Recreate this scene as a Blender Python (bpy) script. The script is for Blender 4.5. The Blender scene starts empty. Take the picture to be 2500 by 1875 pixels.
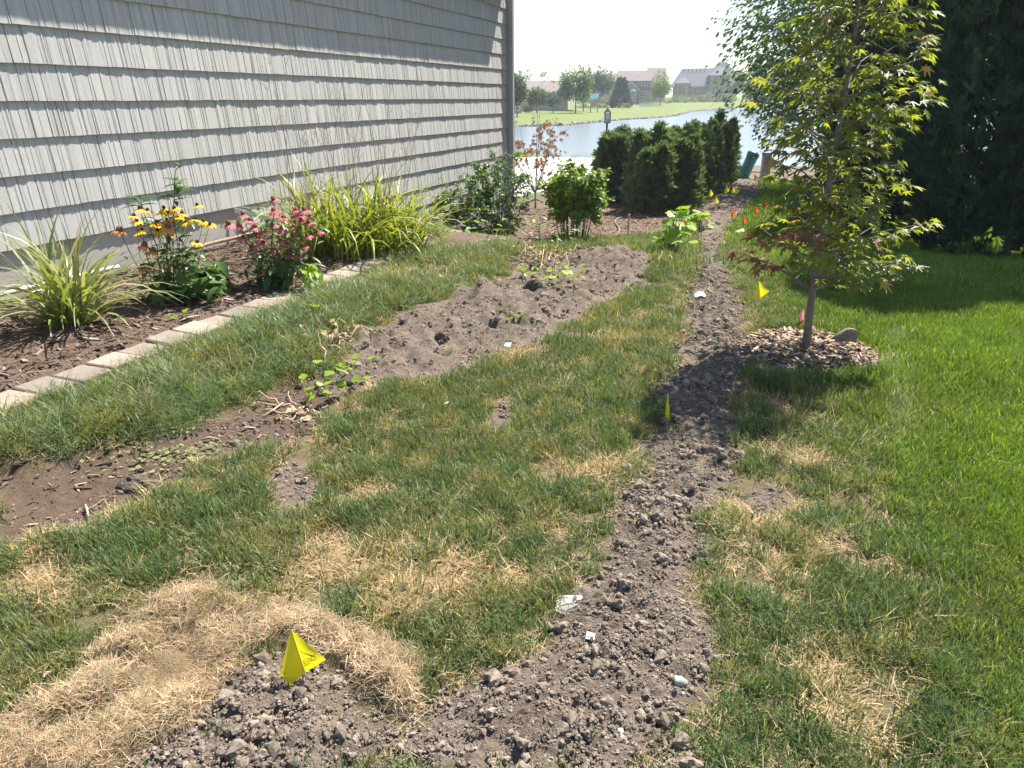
# Side yard with a freshly dug trench running from the viewer to a lake.  World: +Y along the house wall, +X right, metres.
import bpy, math, random
import numpy as np
from mathutils import Vector, Matrix, Euler
random.seed(7); RNG = np.random.default_rng(7)
scene = bpy.context.scene
COL = scene.collection
R = math.radians

# ------------------------------------------------------------------ camera, sky, sun, exposure
cam_d = bpy.data.cameras.new('camera'); cam = bpy.data.objects.new('camera', cam_d); COL.objects.link(cam)
cam_d.sensor_width = 36; cam_d.lens = 1800/2500*36; cam_d.clip_start = 0.05; cam_d.clip_end = 5000
YAW, PITCH, ROLL = 0.359394, 0.368213, -0.006981
cy, sy, cp, sp = math.cos(YAW), math.sin(YAW), math.cos(PITCH), math.sin(PITCH)
fwd = Vector((-sy*cp, cy*cp, -sp)); rgt = Vector((cy, sy, 0)); upv = rgt.cross(fwd)
r2 = math.cos(ROLL)*rgt + math.sin(ROLL)*upv; u2 = -math.sin(ROLL)*rgt + math.cos(ROLL)*upv
cm = Matrix((r2, u2, -fwd)).transposed().to_4x4(); cm.translation = (0, 0, 1.450)
cam.matrix_world = cm
scene.camera = cam

SUN_AZ, SUN_EL = R(22), R(57)          # azimuth measured from +Y towards +X
world = bpy.data.worlds.new('World'); scene.world = world; world.use_nodes = True
wn = world.node_tree; wn.nodes.clear()
sky = wn.nodes.new('ShaderNodeTexSky'); sky.sky_type = 'NISHITA'; sky.sun_disc = False
sky.sun_elevation = SUN_EL; sky.sun_rotation = SUN_AZ; sky.air_density = 1.0; sky.dust_density = 0.7; sky.ozone_density = 1.0
bg = wn.nodes.new('ShaderNodeBackground'); bg.inputs[1].default_value = 0.085
wo = wn.nodes.new('ShaderNodeOutputWorld')
wn.links.new(sky.outputs[0], bg.inputs[0]); wn.links.new(bg.outputs[0], wo.inputs[0])
sun_d = bpy.data.lights.new('sun', 'SUN'); sun_d.energy = 5.0; sun_d.angle = R(0.53); sun_d.color = (1.0, 0.95, 0.86)
sun = bpy.data.objects.new('sun', sun_d); COL.objects.link(sun)
SUNV = Vector((math.sin(SUN_AZ)*math.cos(SUN_EL), math.cos(SUN_AZ)*math.cos(SUN_EL), math.sin(SUN_EL)))
sun.rotation_euler = SUNV.to_track_quat('Z', 'Y').to_euler(); sun.location = SUNV*60
scene.view_settings.view_transform = 'Standard'; scene.view_settings.look = 'None'
scene.view_settings.exposure = 1.32; scene.view_settings.gamma = 1.0
scene.cycles.max_bounces = 4; scene.cycles.diffuse_bounces = 2; scene.cycles.glossy_bounces = 2; scene.cycles.transmission_bounces = 3; scene.cycles.transparent_max_bounces = 4
scene.cycles.volume_bounces = 0; scene.cycles.use_light_tree = False

# ------------------------------------------------------------------ helpers
def mesh_np(name, V, F, attrs=None, smooth=False):
    """mesh from an (N,3) array and an (M,k) array of faces of equal size"""
    me = bpy.data.meshes.new(name); V = np.asarray(V, np.float32); F = np.asarray(F, np.int32)
    k = F.shape[1]; M_ = len(F)
    me.vertices.add(len(V)); me.vertices.foreach_set('co', V.ravel())
    me.loops.add(M_*k); me.loops.foreach_set('vertex_index', F.ravel())
    me.polygons.add(M_); me.polygons.foreach_set('loop_start', np.arange(0, M_*k, k, dtype=np.int32))
    me.polygons.foreach_set('use_smooth', np.full(M_, bool(smooth)))
    for an, (ty, arr) in (attrs or {}).items():
        a = me.attributes.new(an, ty, 'POINT'); key = 'color' if ty == 'FLOAT_COLOR' else ('vector' if ty == 'FLOAT_VECTOR' else 'value')
        a.data.foreach_set(key, np.asarray(arr).ravel())
    me.update(calc_edges=True); return me

class MB:
    """collects vertices and faces of one mesh"""
    def __init__(s): s.v = []; s.f = []; s.m = []
    def add(s, V, F, mi=0):
        o = len(s.v); s.v.extend([tuple(p) for p in V]); s.f.extend([tuple(i+o for i in f) for f in F]); s.m.extend([mi]*len(F)); return s
    def box(s, a, b, mi=0):
        x0, y0, z0 = a; x1, y1, z1 = b
        V = [(x0,y0,z0),(x1,y0,z0),(x1,y1,z0),(x0,y1,z0),(x0,y0,z1),(x1,y0,z1),(x1,y1,z1),(x0,y1,z1)]
        return s.add(V, [(0,3,2,1),(4,5,6,7),(0,1,5,4),(1,2,6,5),(2,3,7,6),(3,0,4,7)], mi)
    def tube(s, pts, radii, n=6, mi=0, cap=True):
        pts = [Vector(p) for p in pts]; o = len(s.v); m = len(pts)
        if not hasattr(radii, '__len__'): radii = [radii]*m
        ref = Vector((0.31, 0.95, 0.07))
        for i, p in enumerate(pts):
            t = (pts[min(i+1, m-1)]-pts[max(i-1, 0)]).normalized()
            a = t.cross(ref)
            if a.length < 0.05: a = t.cross(Vector((1, 0, 0)))
            a.normalize(); b = t.cross(a)
            for k in range(n):
                w = 2*math.pi*k/n; s.v.append(tuple(p+(a*math.cos(w)+b*math.sin(w))*radii[i]))
        for i in range(m-1):
            for k in range(n):
                s.f.append((o+i*n+k, o+i*n+(k+1) % n, o+(i+1)*n+(k+1) % n, o+(i+1)*n+k)); s.m.append(mi)
        if cap:
            s.f.append(tuple(o+k for k in range(n))[::-1]); s.m.append(mi)
            s.f.append(tuple(o+(m-1)*n+k for k in range(n))); s.m.append(mi)
        return s
    def mesh(s, name, smooth=False):
        me = bpy.data.meshes.new(name); me.from_pydata(s.v, [], s.f)
        if any(s.m): me.polygons.foreach_set('material_index', s.m)
        if smooth: me.polygons.foreach_set('use_smooth', [True]*len(me.polygons))
        me.update(); return me
    def obj(s, name, mat, parent=None, smooth=False, loc=None):
        return obj(name, s.mesh(name, smooth), mat, parent, loc)

def obj(name, me, mat, parent=None, loc=None, rot=None, scale=None):
    if mat is not None and len(me.materials) == 0:
        for m in (mat if isinstance(mat, (list, tuple)) else [mat]): me.materials.append(m)
    o = bpy.data.objects.new(name, me); COL.objects.link(o)
    if parent is not None: o.parent = parent
    if loc is not None: o.location = loc
    if rot is not None: o.rotation_euler = rot
    if scale is not None: o.scale = scale
    return o
def tag(o, label=None, cat=None, group=None, kind=None):
    for k, v in (('label', label), ('category', cat), ('group', group), ('kind', kind)):
        if v: o[k] = v
    return o
def thing(name, label, cat, loc=(0, 0, 0), rz=0, group=None, kind=None):
    o = bpy.data.objects.new(name, None); COL.objects.link(o); o.location = loc; o.rotation_euler = (0, 0, rz); o.empty_display_size = 0.1
    return tag(o, label, cat, group, kind)

# value noise on numpy arrays
def _h(ix, iy, s):
    n = (ix.astype(np.int64)*374761393 + iy.astype(np.int64)*668265263 + s*982451653) & 0xffffffff
    n = ((n ^ (n >> 13))*1274126177) & 0xffffffff
    return ((n ^ (n >> 16)) & 0xffffff)/float(0xffffff)
def vnoise(x, y, s=0):
    x = np.asarray(x, float); y = np.asarray(y, float)
    ix = np.floor(x); iy = np.floor(y); fx = x-ix; fy = y-iy
    fx = fx*fx*(3-2*fx); fy = fy*fy*(3-2*fy)
    a = _h(ix, iy, s); b = _h(ix+1, iy, s); c = _h(ix, iy+1, s); d = _h(ix+1, iy+1, s)
    return (a+(b-a)*fx)+((c+(d-c)*fx)-(a+(b-a)*fx))*fy
def fbm(x, y, s=0, oct=4, gain=0.5):
    t = 0; a = 1; n = 0
    for o in range(oct):
        t = t+a*vnoise(x*2**o+17.3*o, y*2**o-9.1*o, s+o*13); n += a; a *= gain
    return t/n
def smooth(a, b, x):
    t = np.clip((np.asarray(x, float)-a)/(b-a), 0, 1); return t*t*(3-2*t)
def poly_sd(px, py, poly):
    """signed distance to a polygon, positive inside"""
    P = np.asarray(poly, float); px = np.asarray(px, float); py = np.asarray(py, float)
    d = np.full(px.shape, 1e9); ins = np.zeros(px.shape, bool)
    for (x0, y0), (x1, y1) in zip(P, np.roll(P, -1, 0)):
        ex, ey = x1-x0, y1-y0
        t = np.clip(((px-x0)*ex+(py-y0)*ey)/(ex*ex+ey*ey+1e-12), 0, 1)
        d = np.minimum(d, (px-x0-t*ex)**2+(py-y0-t*ey)**2)
        c = ((y0 > py) != (y1 > py)) & (px < (x1-x0)*(py-y0)/(y1-y0+1e-12)+x0)
        ins ^= c
    return np.where(ins, 1, -1)*np.sqrt(d)

# ------------------------------------------------------------------ materials
class NT:
    def __init__(s, name):
        s.mat = bpy.data.materials.new(name); s.mat.use_nodes = True; s.t = s.mat.node_tree; s.t.nodes.clear()
        s.out = s.t.nodes.new('ShaderNodeOutputMaterial')
    def n(s, ty, **kw):
        nd = s.t.nodes.new('ShaderNode'+ty)
        for k, v in kw.items():
            if k.startswith('_'): setattr(nd, k[1:], v)
            else:
                key = k.replace('__', ' '); key = int(key[1:]) if key[0] == 'i' and key[1:].isdigit() else key
                s.set(nd.inputs[key], v)
        return nd
    def set(s, inp, v):
        if isinstance(v, bpy.types.NodeSocket): s.t.links.new(v, inp)
        elif isinstance(v, (tuple, list)) and len(v) == 3 and inp.type == 'RGBA': inp.default_value = (*v, 1)
        else: inp.default_value = v
    def ramp(s, fac, stops):
        nd = s.t.nodes.new('ShaderNodeValToRGB'); cr = nd.color_ramp
        while len(cr.elements) < len(stops): cr.elements.new(0.5)
        for e, (p, c) in zip(cr.elements, stops): e.position = p; e.color = (*c, 1) if len(c) == 3 else c
        s.set(nd.inputs[0], fac); return nd.outputs[0]
    def mix(s, f, a, b, mode='MIX'):
        nd = s.t.nodes.new('ShaderNodeMix'); nd.data_type = 'RGBA'; nd.blend_type = mode
        s.set(nd.inputs[0], f); s.set(nd.inputs[6], a); s.set(nd.inputs[7], b); return nd.outputs[2]
    def math(s, op, a, b=0.0):
        nd = s.t.nodes.new('ShaderNodeMath'); nd.operation = op; s.set(nd.inputs[0], a); s.set(nd.inputs[1], b); return nd.outputs[0]
    def noise(s, scale, detail=4, rough=0.55, vec=None, col=False):
        nd = s.n('TexNoise', Scale=scale, Detail=detail, Roughness=rough)
        if vec is not None: s.set(nd.inputs['Vector'], vec)
        return nd.outputs[1 if col else 0]
    def coord(s, which='Object', scale=None):
        o = s.t.nodes.new('ShaderNodeTexCoord').outputs[which]
        if scale is None: return o
        m = s.t.nodes.new('ShaderNodeMapping'); m.inputs['Scale'].default_value = scale; s.t.links.new(o, m.inputs[0]); return m.outputs[0]
    def attr(s, name, ty='GEOMETRY'):
        nd = s.t.nodes.new('ShaderNodeAttribute'); nd.attribute_name = name; nd.attribute_type = ty; return nd
    def bump(s, h, strength=0.3, dist=0.01):
        return s.n('Bump', Strength=strength, Distance=dist, Height=h).outputs[0]
    def done(s, shader): s.t.links.new(shader, s.out.inputs[0]); return s.mat
    def principled(s, col, rough=0.7, normal=None, spec=0.4, **kw):
        p = s.n('BsdfPrincipled'); s.set(p.inputs['Base Color'], col); s.set(p.inputs['Roughness'], rough); p.inputs['Specular IOR Level'].default_value = spec
        if normal is not None: s.t.links.new(normal, p.inputs['Normal'])
        for k, v in kw.items(): s.set(p.inputs[k.replace('__', ' ')], v)
        return p.outputs[0]

def plain(name, col, rough=0.7, var=0.15, scale=6.0, bump=0.0, bscale=60.0, metal=0.0, spec=0.4, bdist=0.005):
    """a plain coloured surface with mottling and fine relief"""
    t = NT(name); c = t.coord()
    k = t.noise(scale, 5, 0.6, c)
    lo = tuple(v*(1-var) for v in col); hi = tuple(min(1, v*(1+var)) for v in col)
    cc = t.ramp(k, [(0.3, lo), (0.7, hi)])
    nrm = t.bump(t.noise(bscale, 4, 0.6, c), bump, bdist) if bump else None
    return t.done(t.principled(cc, rough, nrm, spec, Metallic=metal))
def leafmat(name, col, col2, trans=0.45, rough=0.45, vein=0.0, spec=0.35):
    """thin leaf: reflects, and lets sunlight through"""
    t = NT(name); g = t.n('NewGeometry')
    oi = t.n('ObjectInfo')
    rnd = t.math('FRACT', t.math('ADD', g.outputs['Random Per Island'], oi.outputs['Random']))
    c = t.ramp(rnd, [(0.0, col), (1.0, col2)])
    p = t.principled(c, rough, None, spec)
    tr = t.n('BsdfTranslucent'); tc = t.mix(1.0, c, (1.25, 1.2, 0.45), 'MULTIPLY'); t.set(tr.inputs[0], tc)
    m = t.n('MixShader', Fac=trans); t.set(m.inputs[1], p); t.set(m.inputs[2], tr.outputs[0])
    return t.done(m.outputs[0])

# ------------------------------------------------------------------ terrain
#BASE
def ground_base(x, y):
    x = np.asarray(x, float); y = np.asarray(y, float)
    def ss(a, b, v):
        t = np.clip((v-a)/(b-a), 0, 1); return t*t*(3-2*t)
    z0 = 0.20*ss(0.0, 1.0, (-x-1.0)/2.6) + 0.03*ss(3.3, 4.83, -x)
    end = 13.0-2.0*ss(1.0, 4.2, -x)
    S = ss(6.4, 1.0, y)*0 + ss(0, 1, (y-6.4)/(end-6.4))
    far = -0.70-0.32*ss(13, 31, y)
    bank = -1.1*ss(31.5, 34.0, y)
    return z0*(1-S)+far*S+bank
#ENDBASE
WALL = -4.83; EDGE_X = -3.22; WATER = -1.30
TRENCH = [(-1.302, 0.877), (-1.271, 0.997), (-1.262, 1.128), (-1.271, 1.210), (-1.240, 1.299), (-1.108, 1.343), (-0.939, 1.283), (-0.809, 1.248), (-0.721, 1.303), (-0.656, 1.418), (-0.596, 1.539), (-0.542, 1.746), (-0.530, 1.970), (-0.514, 2.294), (-0.495, 2.628), (-0.488, 3.128), (-0.522, 3.538), (-0.541, 4.055), (-0.591, 4.705), (-0.657, 5.562), (-0.787, 6.762), (-1.355, 11.880), (-1.741, 14.324), (-1.829, 17.003), (-1.872, 20.008), (-1.949, 24.410), (-1.119, 24.745), (-0.791, 20.444), (-0.851, 16.573), (-1.002, 13.555), (-0.661, 8.403), (-0.391, 6.526), (-0.246, 5.459), (-0.189, 4.662), (-0.122, 4.203), (-0.139, 3.561), (-0.118, 3.080), (-0.086, 2.704), (-0.113, 2.499), (-0.170, 2.250), (-0.159, 2.057), (-0.098, 1.868), (-0.021, 1.681), (-0.072, 1.483), (-0.059, 1.310), (-1.230, 0.809)]
BARE = [(-2.258, 3.171), (-2.416, 3.866), (-2.404, 4.453), (-2.167, 4.764), (-2.139, 5.253), (-2.207, 5.995), (-1.957, 6.942), (-1.642, 7.951), (-1.175, 7.072), (-1.076, 6.126), (-1.239, 5.342), (-1.319, 4.722), (-1.385, 4.205), (-1.616, 3.820), (-1.650, 3.432), (-1.860, 3.171), (-1.970, 2.949), (-2.093, 2.812), (-2.226, 2.901)]
DARKDIRT = [(-2.846, 1.666), (-2.633, 1.769), (-2.480, 2.015), (-2.406, 2.279), (-2.394, 2.672), (-2.304, 2.942), (-2.168, 3.033), (-1.981, 2.800), (-1.858, 2.433), (-2.012, 2.299), (-2.107, 2.159), (-2.114, 1.894), (-2.104, 1.705), (-2.136, 1.542), (-2.212, 1.419), (-2.345, 1.296)]
PATCHES = [[(-1.851, 2.115), (-1.833, 2.279), (-1.619, 2.168), (-1.543, 1.974), (-1.635, 1.928)], [(-0.028, 2.760), (0.078, 2.834), (0.143, 2.686), (0.060, 2.531), (-0.027, 2.530)], [(-1.668, 1.417), (-1.623, 1.473), (-1.538, 1.447), (-1.594, 1.389)], [(-1.326, 3.173), (-1.269, 3.377), (-1.143, 3.039), (-1.165, 2.881)]]
SOD1 = [(-1.614, 0.836), (-1.623, 0.942), (-1.621, 1.049), (-1.621, 1.183), (-1.708, 1.313), (-1.651, 1.400), (-1.434, 1.472), (-1.315, 1.395), (-1.281, 1.281), (-1.261, 1.190), (-1.276, 1.029), (-1.302, 0.913), (-1.284, 0.849), (-1.568, 0.668), (-1.618, 0.759)]
SOD2 = [(-1.429, 1.465), (-1.148, 1.483), (-0.914, 1.458), (-0.802, 1.380), (-0.769, 1.282), (-0.853, 1.262), (-0.947, 1.336), (-1.091, 1.376), (-1.205, 1.363), (-1.282, 1.299)]
SODGAP = [(-1.571, 0.855), (-1.519, 0.912), (-1.480, 0.984), (-1.443, 1.051), (-1.439, 1.009), (-1.468, 0.914), (-1.515, 0.842)]
DEADSPOTS = [(-1.295, 1.705), (-1.128, 1.902), (-0.871, 1.846), (-0.716, 1.855), (-0.984, 1.690), (-1.414, 2.167), (-1.330, 1.619), (-2.078, 1.252), (-2.218, 1.365), (0.238, 1.776), (0.292, 1.616), (-0.973, 1.047), (-0.857, 1.078), (-1.073, 1.023), (0.035, 3.134), (0.170, 3.058), (-1.492, 3.974), (-2.854, 2.771), (0.240, 2.425), (-2.737, 4.895), (-2.644, 5.271), (-0.574, 2.751), (-0.685, 2.634)]
DEADR = [0.17,0.13,0.16,0.10,0.16,0.12,0.14,0.12,0.10,0.07,0.10,0.09,0.08,0.07,0.10,0.09,0.14,0.14,0.09,0.22,0.2,0.14,0.12]
FARBED = [(-2.947, 6.062), (-5.525, 12.065), (-5.900, 15.525), (-5.939, 17.307), (-5.250, 19.274), (-5.482, 22.959), (-5.074, 26.012), (-3.659, 30.030), (-2.102, 26.177), (-1.933, 20.610), (-1.825, 16.600), (-1.686, 13.915), (-2.132, 12.644), (-2.791, 11.849), (-2.367, 7.295), (-2.671, 6.576)]
RING = (0.198, 4.660)

def axis(segs):
    out = [segs[0][0]]
    for a, b, h in segs:
        n = max(1, int(round((b-a)/h))); out += list(a+(b-a)*(np.arange(n)+1)/n)
    return np.array(out)
GX = axis([(-30, -8, 1.0), (-8, -4.9, 0.2), (-4.9, -2.6, 0.035), (-2.6, 1.2, 0.016), (1.2, 3.0, 0.04), (3, 8, 0.16), (8, 26, 1.0)])
GY = axis([(-2, 0.5, 0.25), (0.5, 3.2, 0.016), (3.2, 6, 0.026), (6, 11, 0.05), (11, 20, 0.14), (20, 36, 0.3)])
XX, YY = np.meshgrid(GX, GY, indexing='xy')
def wob(x, y, a=0.05, f=9, s=5): return a*(fbm(x*f, y*f, s, 3)-0.5)*2
def sd_trench(x, y): return poly_sd(x, y, TRENCH)+wob(x, y, 0.09, 5)+wob(x, y, 0.05, 16, 6)-0.015
def sd_bare(x, y): return poly_sd(x, y, BARE)+wob(x, y, 0.13, 3.5, 21)+wob(x, y, 0.07, 12, 22)+0.01
def sd_dark(x, y): return poly_sd(x, y, DARKDIRT)+wob(x, y, 0.08, 6, 31)
def sd_patch(x, y):
    d = np.full(np.shape(x), -9.0)
    for p in PATCHES: d = np.maximum(d, poly_sd(x, y, p))
    return d+wob(x, y, 0.04, 12, 8)
def sd_sod(x, y): return np.minimum(np.maximum(poly_sd(x, y, SOD1), poly_sd(x, y, SOD2))+wob(x, y, 0.05, 8, 41)+wob(x, y, 0.025, 26, 42), -poly_sd(x, y, SODGAP)-0.01)
def sd_bed(x, y):   # flower bed between wall and edging, ends by the corner
    e = EDGE_X-0.03-smooth(5.3, 7.6, y)*0.35-smooth(7.2, 9.4, y)*1.2
    return np.minimum(e-np.asarray(x, float), 10.2-np.asarray(y, float))
def sd_farbed(x, y): return poly_sd(x, y, FARBED)+wob(x, y, 0.15, 3, 51)
def sd_ring(x, y): 
    dx = (np.asarray(x, float)-RING[0]); dy = (np.asarray(y, float)-RING[1])
    return 0.42-np.hypot(dx, dy)+wob(x, y, 0.05, 5, 61)
def dead_mask(x, y):
    m = np.zeros(np.shape(x))
    for (cx, cy_), r in zip(DEADSPOTS, DEADR):
        d = np.hypot(np.asarray(x)-cx, np.asarray(y)-cy_)/r
        m = np.maximum(m, 1-smooth(0.35, 1.25, d+0.5*(fbm(np.asarray(x)*14, np.asarray(y)*14, 3, 3)-0.5)))
    return m

F_tr, F_ba, F_dk, F_pa, F_so, F_bed, F_fb, F_rg = [f(XX, YY) for f in (sd_trench, sd_bare, sd_dark, sd_patch, sd_sod, sd_bed, sd_farbed, sd_ring)]
soilm = np.maximum.reduce([smooth(-0.03, 0.06, F_tr), smooth(-0.03, 0.06, F_ba), smooth(-0.02, 0.04, F_pa)])*(1-smooth(-0.01, 0.02, F_so))
darkm = smooth(-0.03, 0.08, F_dk)
ZZ = ground_base(XX, YY)
fine = fbm(XX*55, YY*55, 71, 3, 0.6); lump = fbm(XX*17, YY*17, 72, 3); big = fbm(XX*4.5, YY*4.5, 73, 3)
ridge = np.abs(fbm(XX*24, YY*24, 75, 3)-0.5)*2
mtr = smooth(-0.02, 0.16, F_tr)
ZZ = ZZ + mtr*(0.035 + 0.055*(big-0.45) + 0.05*(lump-0.5) + 0.030*(fine-0.5) - 0.02*ridge)
mba = smooth(-0.02, 0.25, F_ba)
moundc = np.array([(-1.471, 6.612), (-1.799, 4.636), (-2.139, 4.849), (-2.088, 3.586), (-1.835, 4.015), (-1.245, 7.023)])
for (mx, my), mh, mr in zip(moundc, (0.10, 0.09, 0.10, 0.03, 0.05, 0.05), (0.42, 0.3, 0.16, 0.25, 0.12, 0.3)):
    ZZ = ZZ + mh*np.exp(-((XX-mx)**2+(YY-my)**2)/(mr*mr))*(0.6+0.8*lump)
ZZ = ZZ + mba*(0.03+0.075*(lump-0.5)+0.09*(big-0.5)+0.03*(fine-0.5)-0.03*ridge)
mdk = smooth(-0.02, 0.15, F_dk)
ZZ = ZZ - 0.03*mdk + mdk*(0.03*(lump-0.5)+0.016*(fine-0.5))
ZZ = ZZ + smooth(-0.02, 0.05, F_pa)*(0.02*(fine-0.5))
msod = smooth(-0.015, 0.03, F_so)
ZZ = ZZ + msod*(0.040+0.07*(lump-0.5)+0.05*(big-0.5)+0.018*(fine-0.5))
lawnm = 1-np.maximum.reduce([soilm, darkm, smooth(-0.02, 0.02, F_bed), smooth(-0.1, 0.1, F_fb), smooth(-0.02, 0.05, F_rg)])
ZZ = ZZ + lawnm*(0.035*(fbm(XX*2.3, YY*2.3, 77, 3)-0.5)+0.02*(lump-0.5)) + 0.03*smooth(0, 0.4, -(XX-EDGE_X-0.8))*smooth(0.2, 0.5, XX-EDGE_X)*lawnm*(1-smooth(6, 7, YY))*(YY > 1)
ZZ = ZZ + smooth(0, 0.1, F_bed)*(0.02*(fbm(XX*9, YY*9, 78, 3)-0.5)+0.012*(fine-0.5))
ZZ = ZZ + smooth(0, 0.3, F_fb)*(0.03*(fbm(XX*3, YY*3, 79, 3)-0.5)+0.01*(fine-0.5))
ZZ = ZZ + smooth(0, 0.15, F_rg)*(0.03+0.02*(fine-0.5))
# keep the ground under the pavers flat and slightly lower
ZZ = np.where((np.abs(XX-EDGE_X) < 0.13) & (YY < 6.6), np.minimum(ZZ, ground_base(XX, YY)-0.03), ZZ)
ZZ = ZZ - 0.025*np.exp(-((XX-EDGE_X-0.2)/0.12)**2)*(YY < 6.6)

def gz(x, y):
    """terrain height by bilinear lookup"""
    x = np.asarray(x, float); y = np.asarray(y, float)
    i = np.clip(np.searchsorted(GX, x)-1, 0, len(GX)-2); j = np.clip(np.searchsorted(GY, y)-1, 0, len(GY)-2)
    fx = np.clip((x-GX[i])/(GX[i+1]-GX[i]), 0, 1); fy = np.clip((y-GY[j])/(GY[j+1]-GY[j]), 0, 1)
    return (ZZ[j, i]*(1-fx)+ZZ[j, i+1]*fx)*(1-fy)+(ZZ[j+1, i]*(1-fx)+ZZ[j+1, i+1]*fx)*fy
def g3(x, y, dz=0.0): return Vector((x, y, float(gz(x, y))+dz))

def ground_material():
    t = NT('ground_earth'); pos = t.n('NewGeometry').outputs['Position']
    soil = t.attr('soil').outputs['Fac']; dark = t.attr('dark').outputs['Fac']; mul = t.attr('mulch').outputs['Fac']; sod = t.attr('sod').outputs['Fac']; farm = t.attr('farlawn').outputs['Fac']
    n1 = t.noise(7, 6, 0.65, pos); n2 = t.noise(60, 5, 0.7, pos); n3 = t.noise(240, 3, 0.6, pos)
    thatch = t.mix(n2, (0.085, 0.062, 0.036), (0.26, 0.20, 0.115))
    thatch = t.mix(t.math('MULTIPLY', n1, 0.45), thatch, (0.09, 0.12, 0.035))
    s1 = t.mix(t.ramp(n1, [(0.35, (0, 0, 0)), (0.7, (1, 1, 1))]), (0.122, 0.092, 0.070), (0.238, 0.186, 0.146))
    s1 = t.mix(t.ramp(n3, [(0.45, (0, 0, 0)), (0.75, (1, 1, 1))]), s1, t.mix(0.5, s1, (0.30, 0.26, 0.22)))
    s1 = t.mix(t.ramp(n2, [(0.28, (1, 1, 1)), (0.5, (0, 0, 0))]), s1, (0.070, 0.050, 0.036))
    dk = t.mix(n2, (0.060, 0.040, 0.029), (0.19, 0.135, 0.10))
    mu = t.mix(n2, (0.05, 0.032, 0.024), (0.22, 0.155, 0.115))
    mu = t.mix(t.ramp(n3, [(0.55, (0, 0, 0)), (0.7, (1, 1, 1))]), mu, (0.34, 0.26, 0.20))
    straw = t.mix(n2, (0.10, 0.07, 0.04), (0.34, 0.25, 0.14))
    lawn = t.mix(n2, (0.05, 0.10, 0.02), (0.12, 0.20, 0.045))
    c = t.mix(farm, thatch, lawn); c = t.mix(soil, c, s1); c = t.mix(dark, c, dk); c = t.mix(mul, c, mu); c = t.mix(sod, c, straw)
    h = t.math('ADD', t.math('MULTIPLY', n2, 1.0), t.math('MULTIPLY', n3, 0.5))
    return t.done(t.principled(c, 0.95, t.bump(h, 0.9, 0.012), 0.15))
MAT_GROUND = ground_material()
mulm = np.maximum.reduce([smooth(-0.02, 0.03, F_bed), smooth(-0.1, 0.15, F_fb), smooth(-0.03, 0.04, F_rg)])
farlawn = smooth(9, 16, YY)*(1-smooth(24, 29, YY+3*fbm(XX, YY, 9, 3)))
A = {'soil': np.maximum(soilm, smooth(22, 29, YY+4*fbm(XX*.7, YY*.7, 12, 3))*0.75), 'dark': darkm, 'mulch': mulm, 'sod': msod, 'farlawn': farlawn}
fj, fi = np.meshgrid(np.arange(len(GY)-1), np.arange(len(GX)-1), indexing='ij')
cell = lambda a: (a[:-1, :-1]+a[1:, 1:]+a[1:, :-1]+a[:-1, 1:])/4
cls = np.zeros(fj.shape, int)
cls[cell(F_dk) > 0] = 3; cls[cell(F_ba) > 0] = 2; cls[cell(F_tr) > 0] = 1; cls[cell(F_pa) > 0] = 2
cls[cell(F_fb) > 0] = 5; cls[cell(F_bed) > 0] = 4; cls[cell(F_rg) > 0] = 6; cls[cell(F_so) > 0] = 7; cls[(cell(F_tr) > 0) & (cell(YY) > 8)] = 1
nx = len(GX)
allV = np.stack([XX, YY, ZZ], -1).reshape(-1, 3)
for k, nm in enumerate(('lawn', 'dirt_trench', 'bare_soil', 'dark_dirt', 'flower_bed', 'mulch_bed', 'tree_ring', 'dry_sod')):
    m = cls == k
    q = np.stack([fj[m]*nx+fi[m], fj[m]*nx+fi[m]+1, (fj[m]+1)*nx+fi[m]+1, (fj[m]+1)*nx+fi[m]], 1)
    if not len(q): continue
    u, inv = np.unique(q, return_inverse=True)
    me = mesh_np(nm, allV[u], inv.reshape(q.shape), {a: ('FLOAT', A[a].ravel()[u].astype(np.float32)) for a in A}, smooth=k not in (1,))
    o = obj(nm, me, MAT_GROUND); tag(o, kind='structure')

# lake
t = NT('lake_water'); pos = t.n('NewGeometry').outputs['Position']
m = t.n('Mapping', Vector=pos); m.inputs['Scale'].default_value = (1.1, 1.1, 1)
w1 = t.noise(2.2, 4, 0.6, m.outputs[0])
MAT_WATER = t.done(t.principled((0.16, 0.18, 0.19), 0.22, t.bump(w1, 0.05, 0.03), 0.5, IOR=1.33))
LAKE = [(-140, 32.8), (60, 32.8), (300, 340), (-140, 340)]
o = obj('lake', mesh_np('lake', [(x, y, WATER) for x, y in LAKE], [(0, 1, 2, 3)]), MAT_WATER); tag(o, kind='structure')

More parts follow.
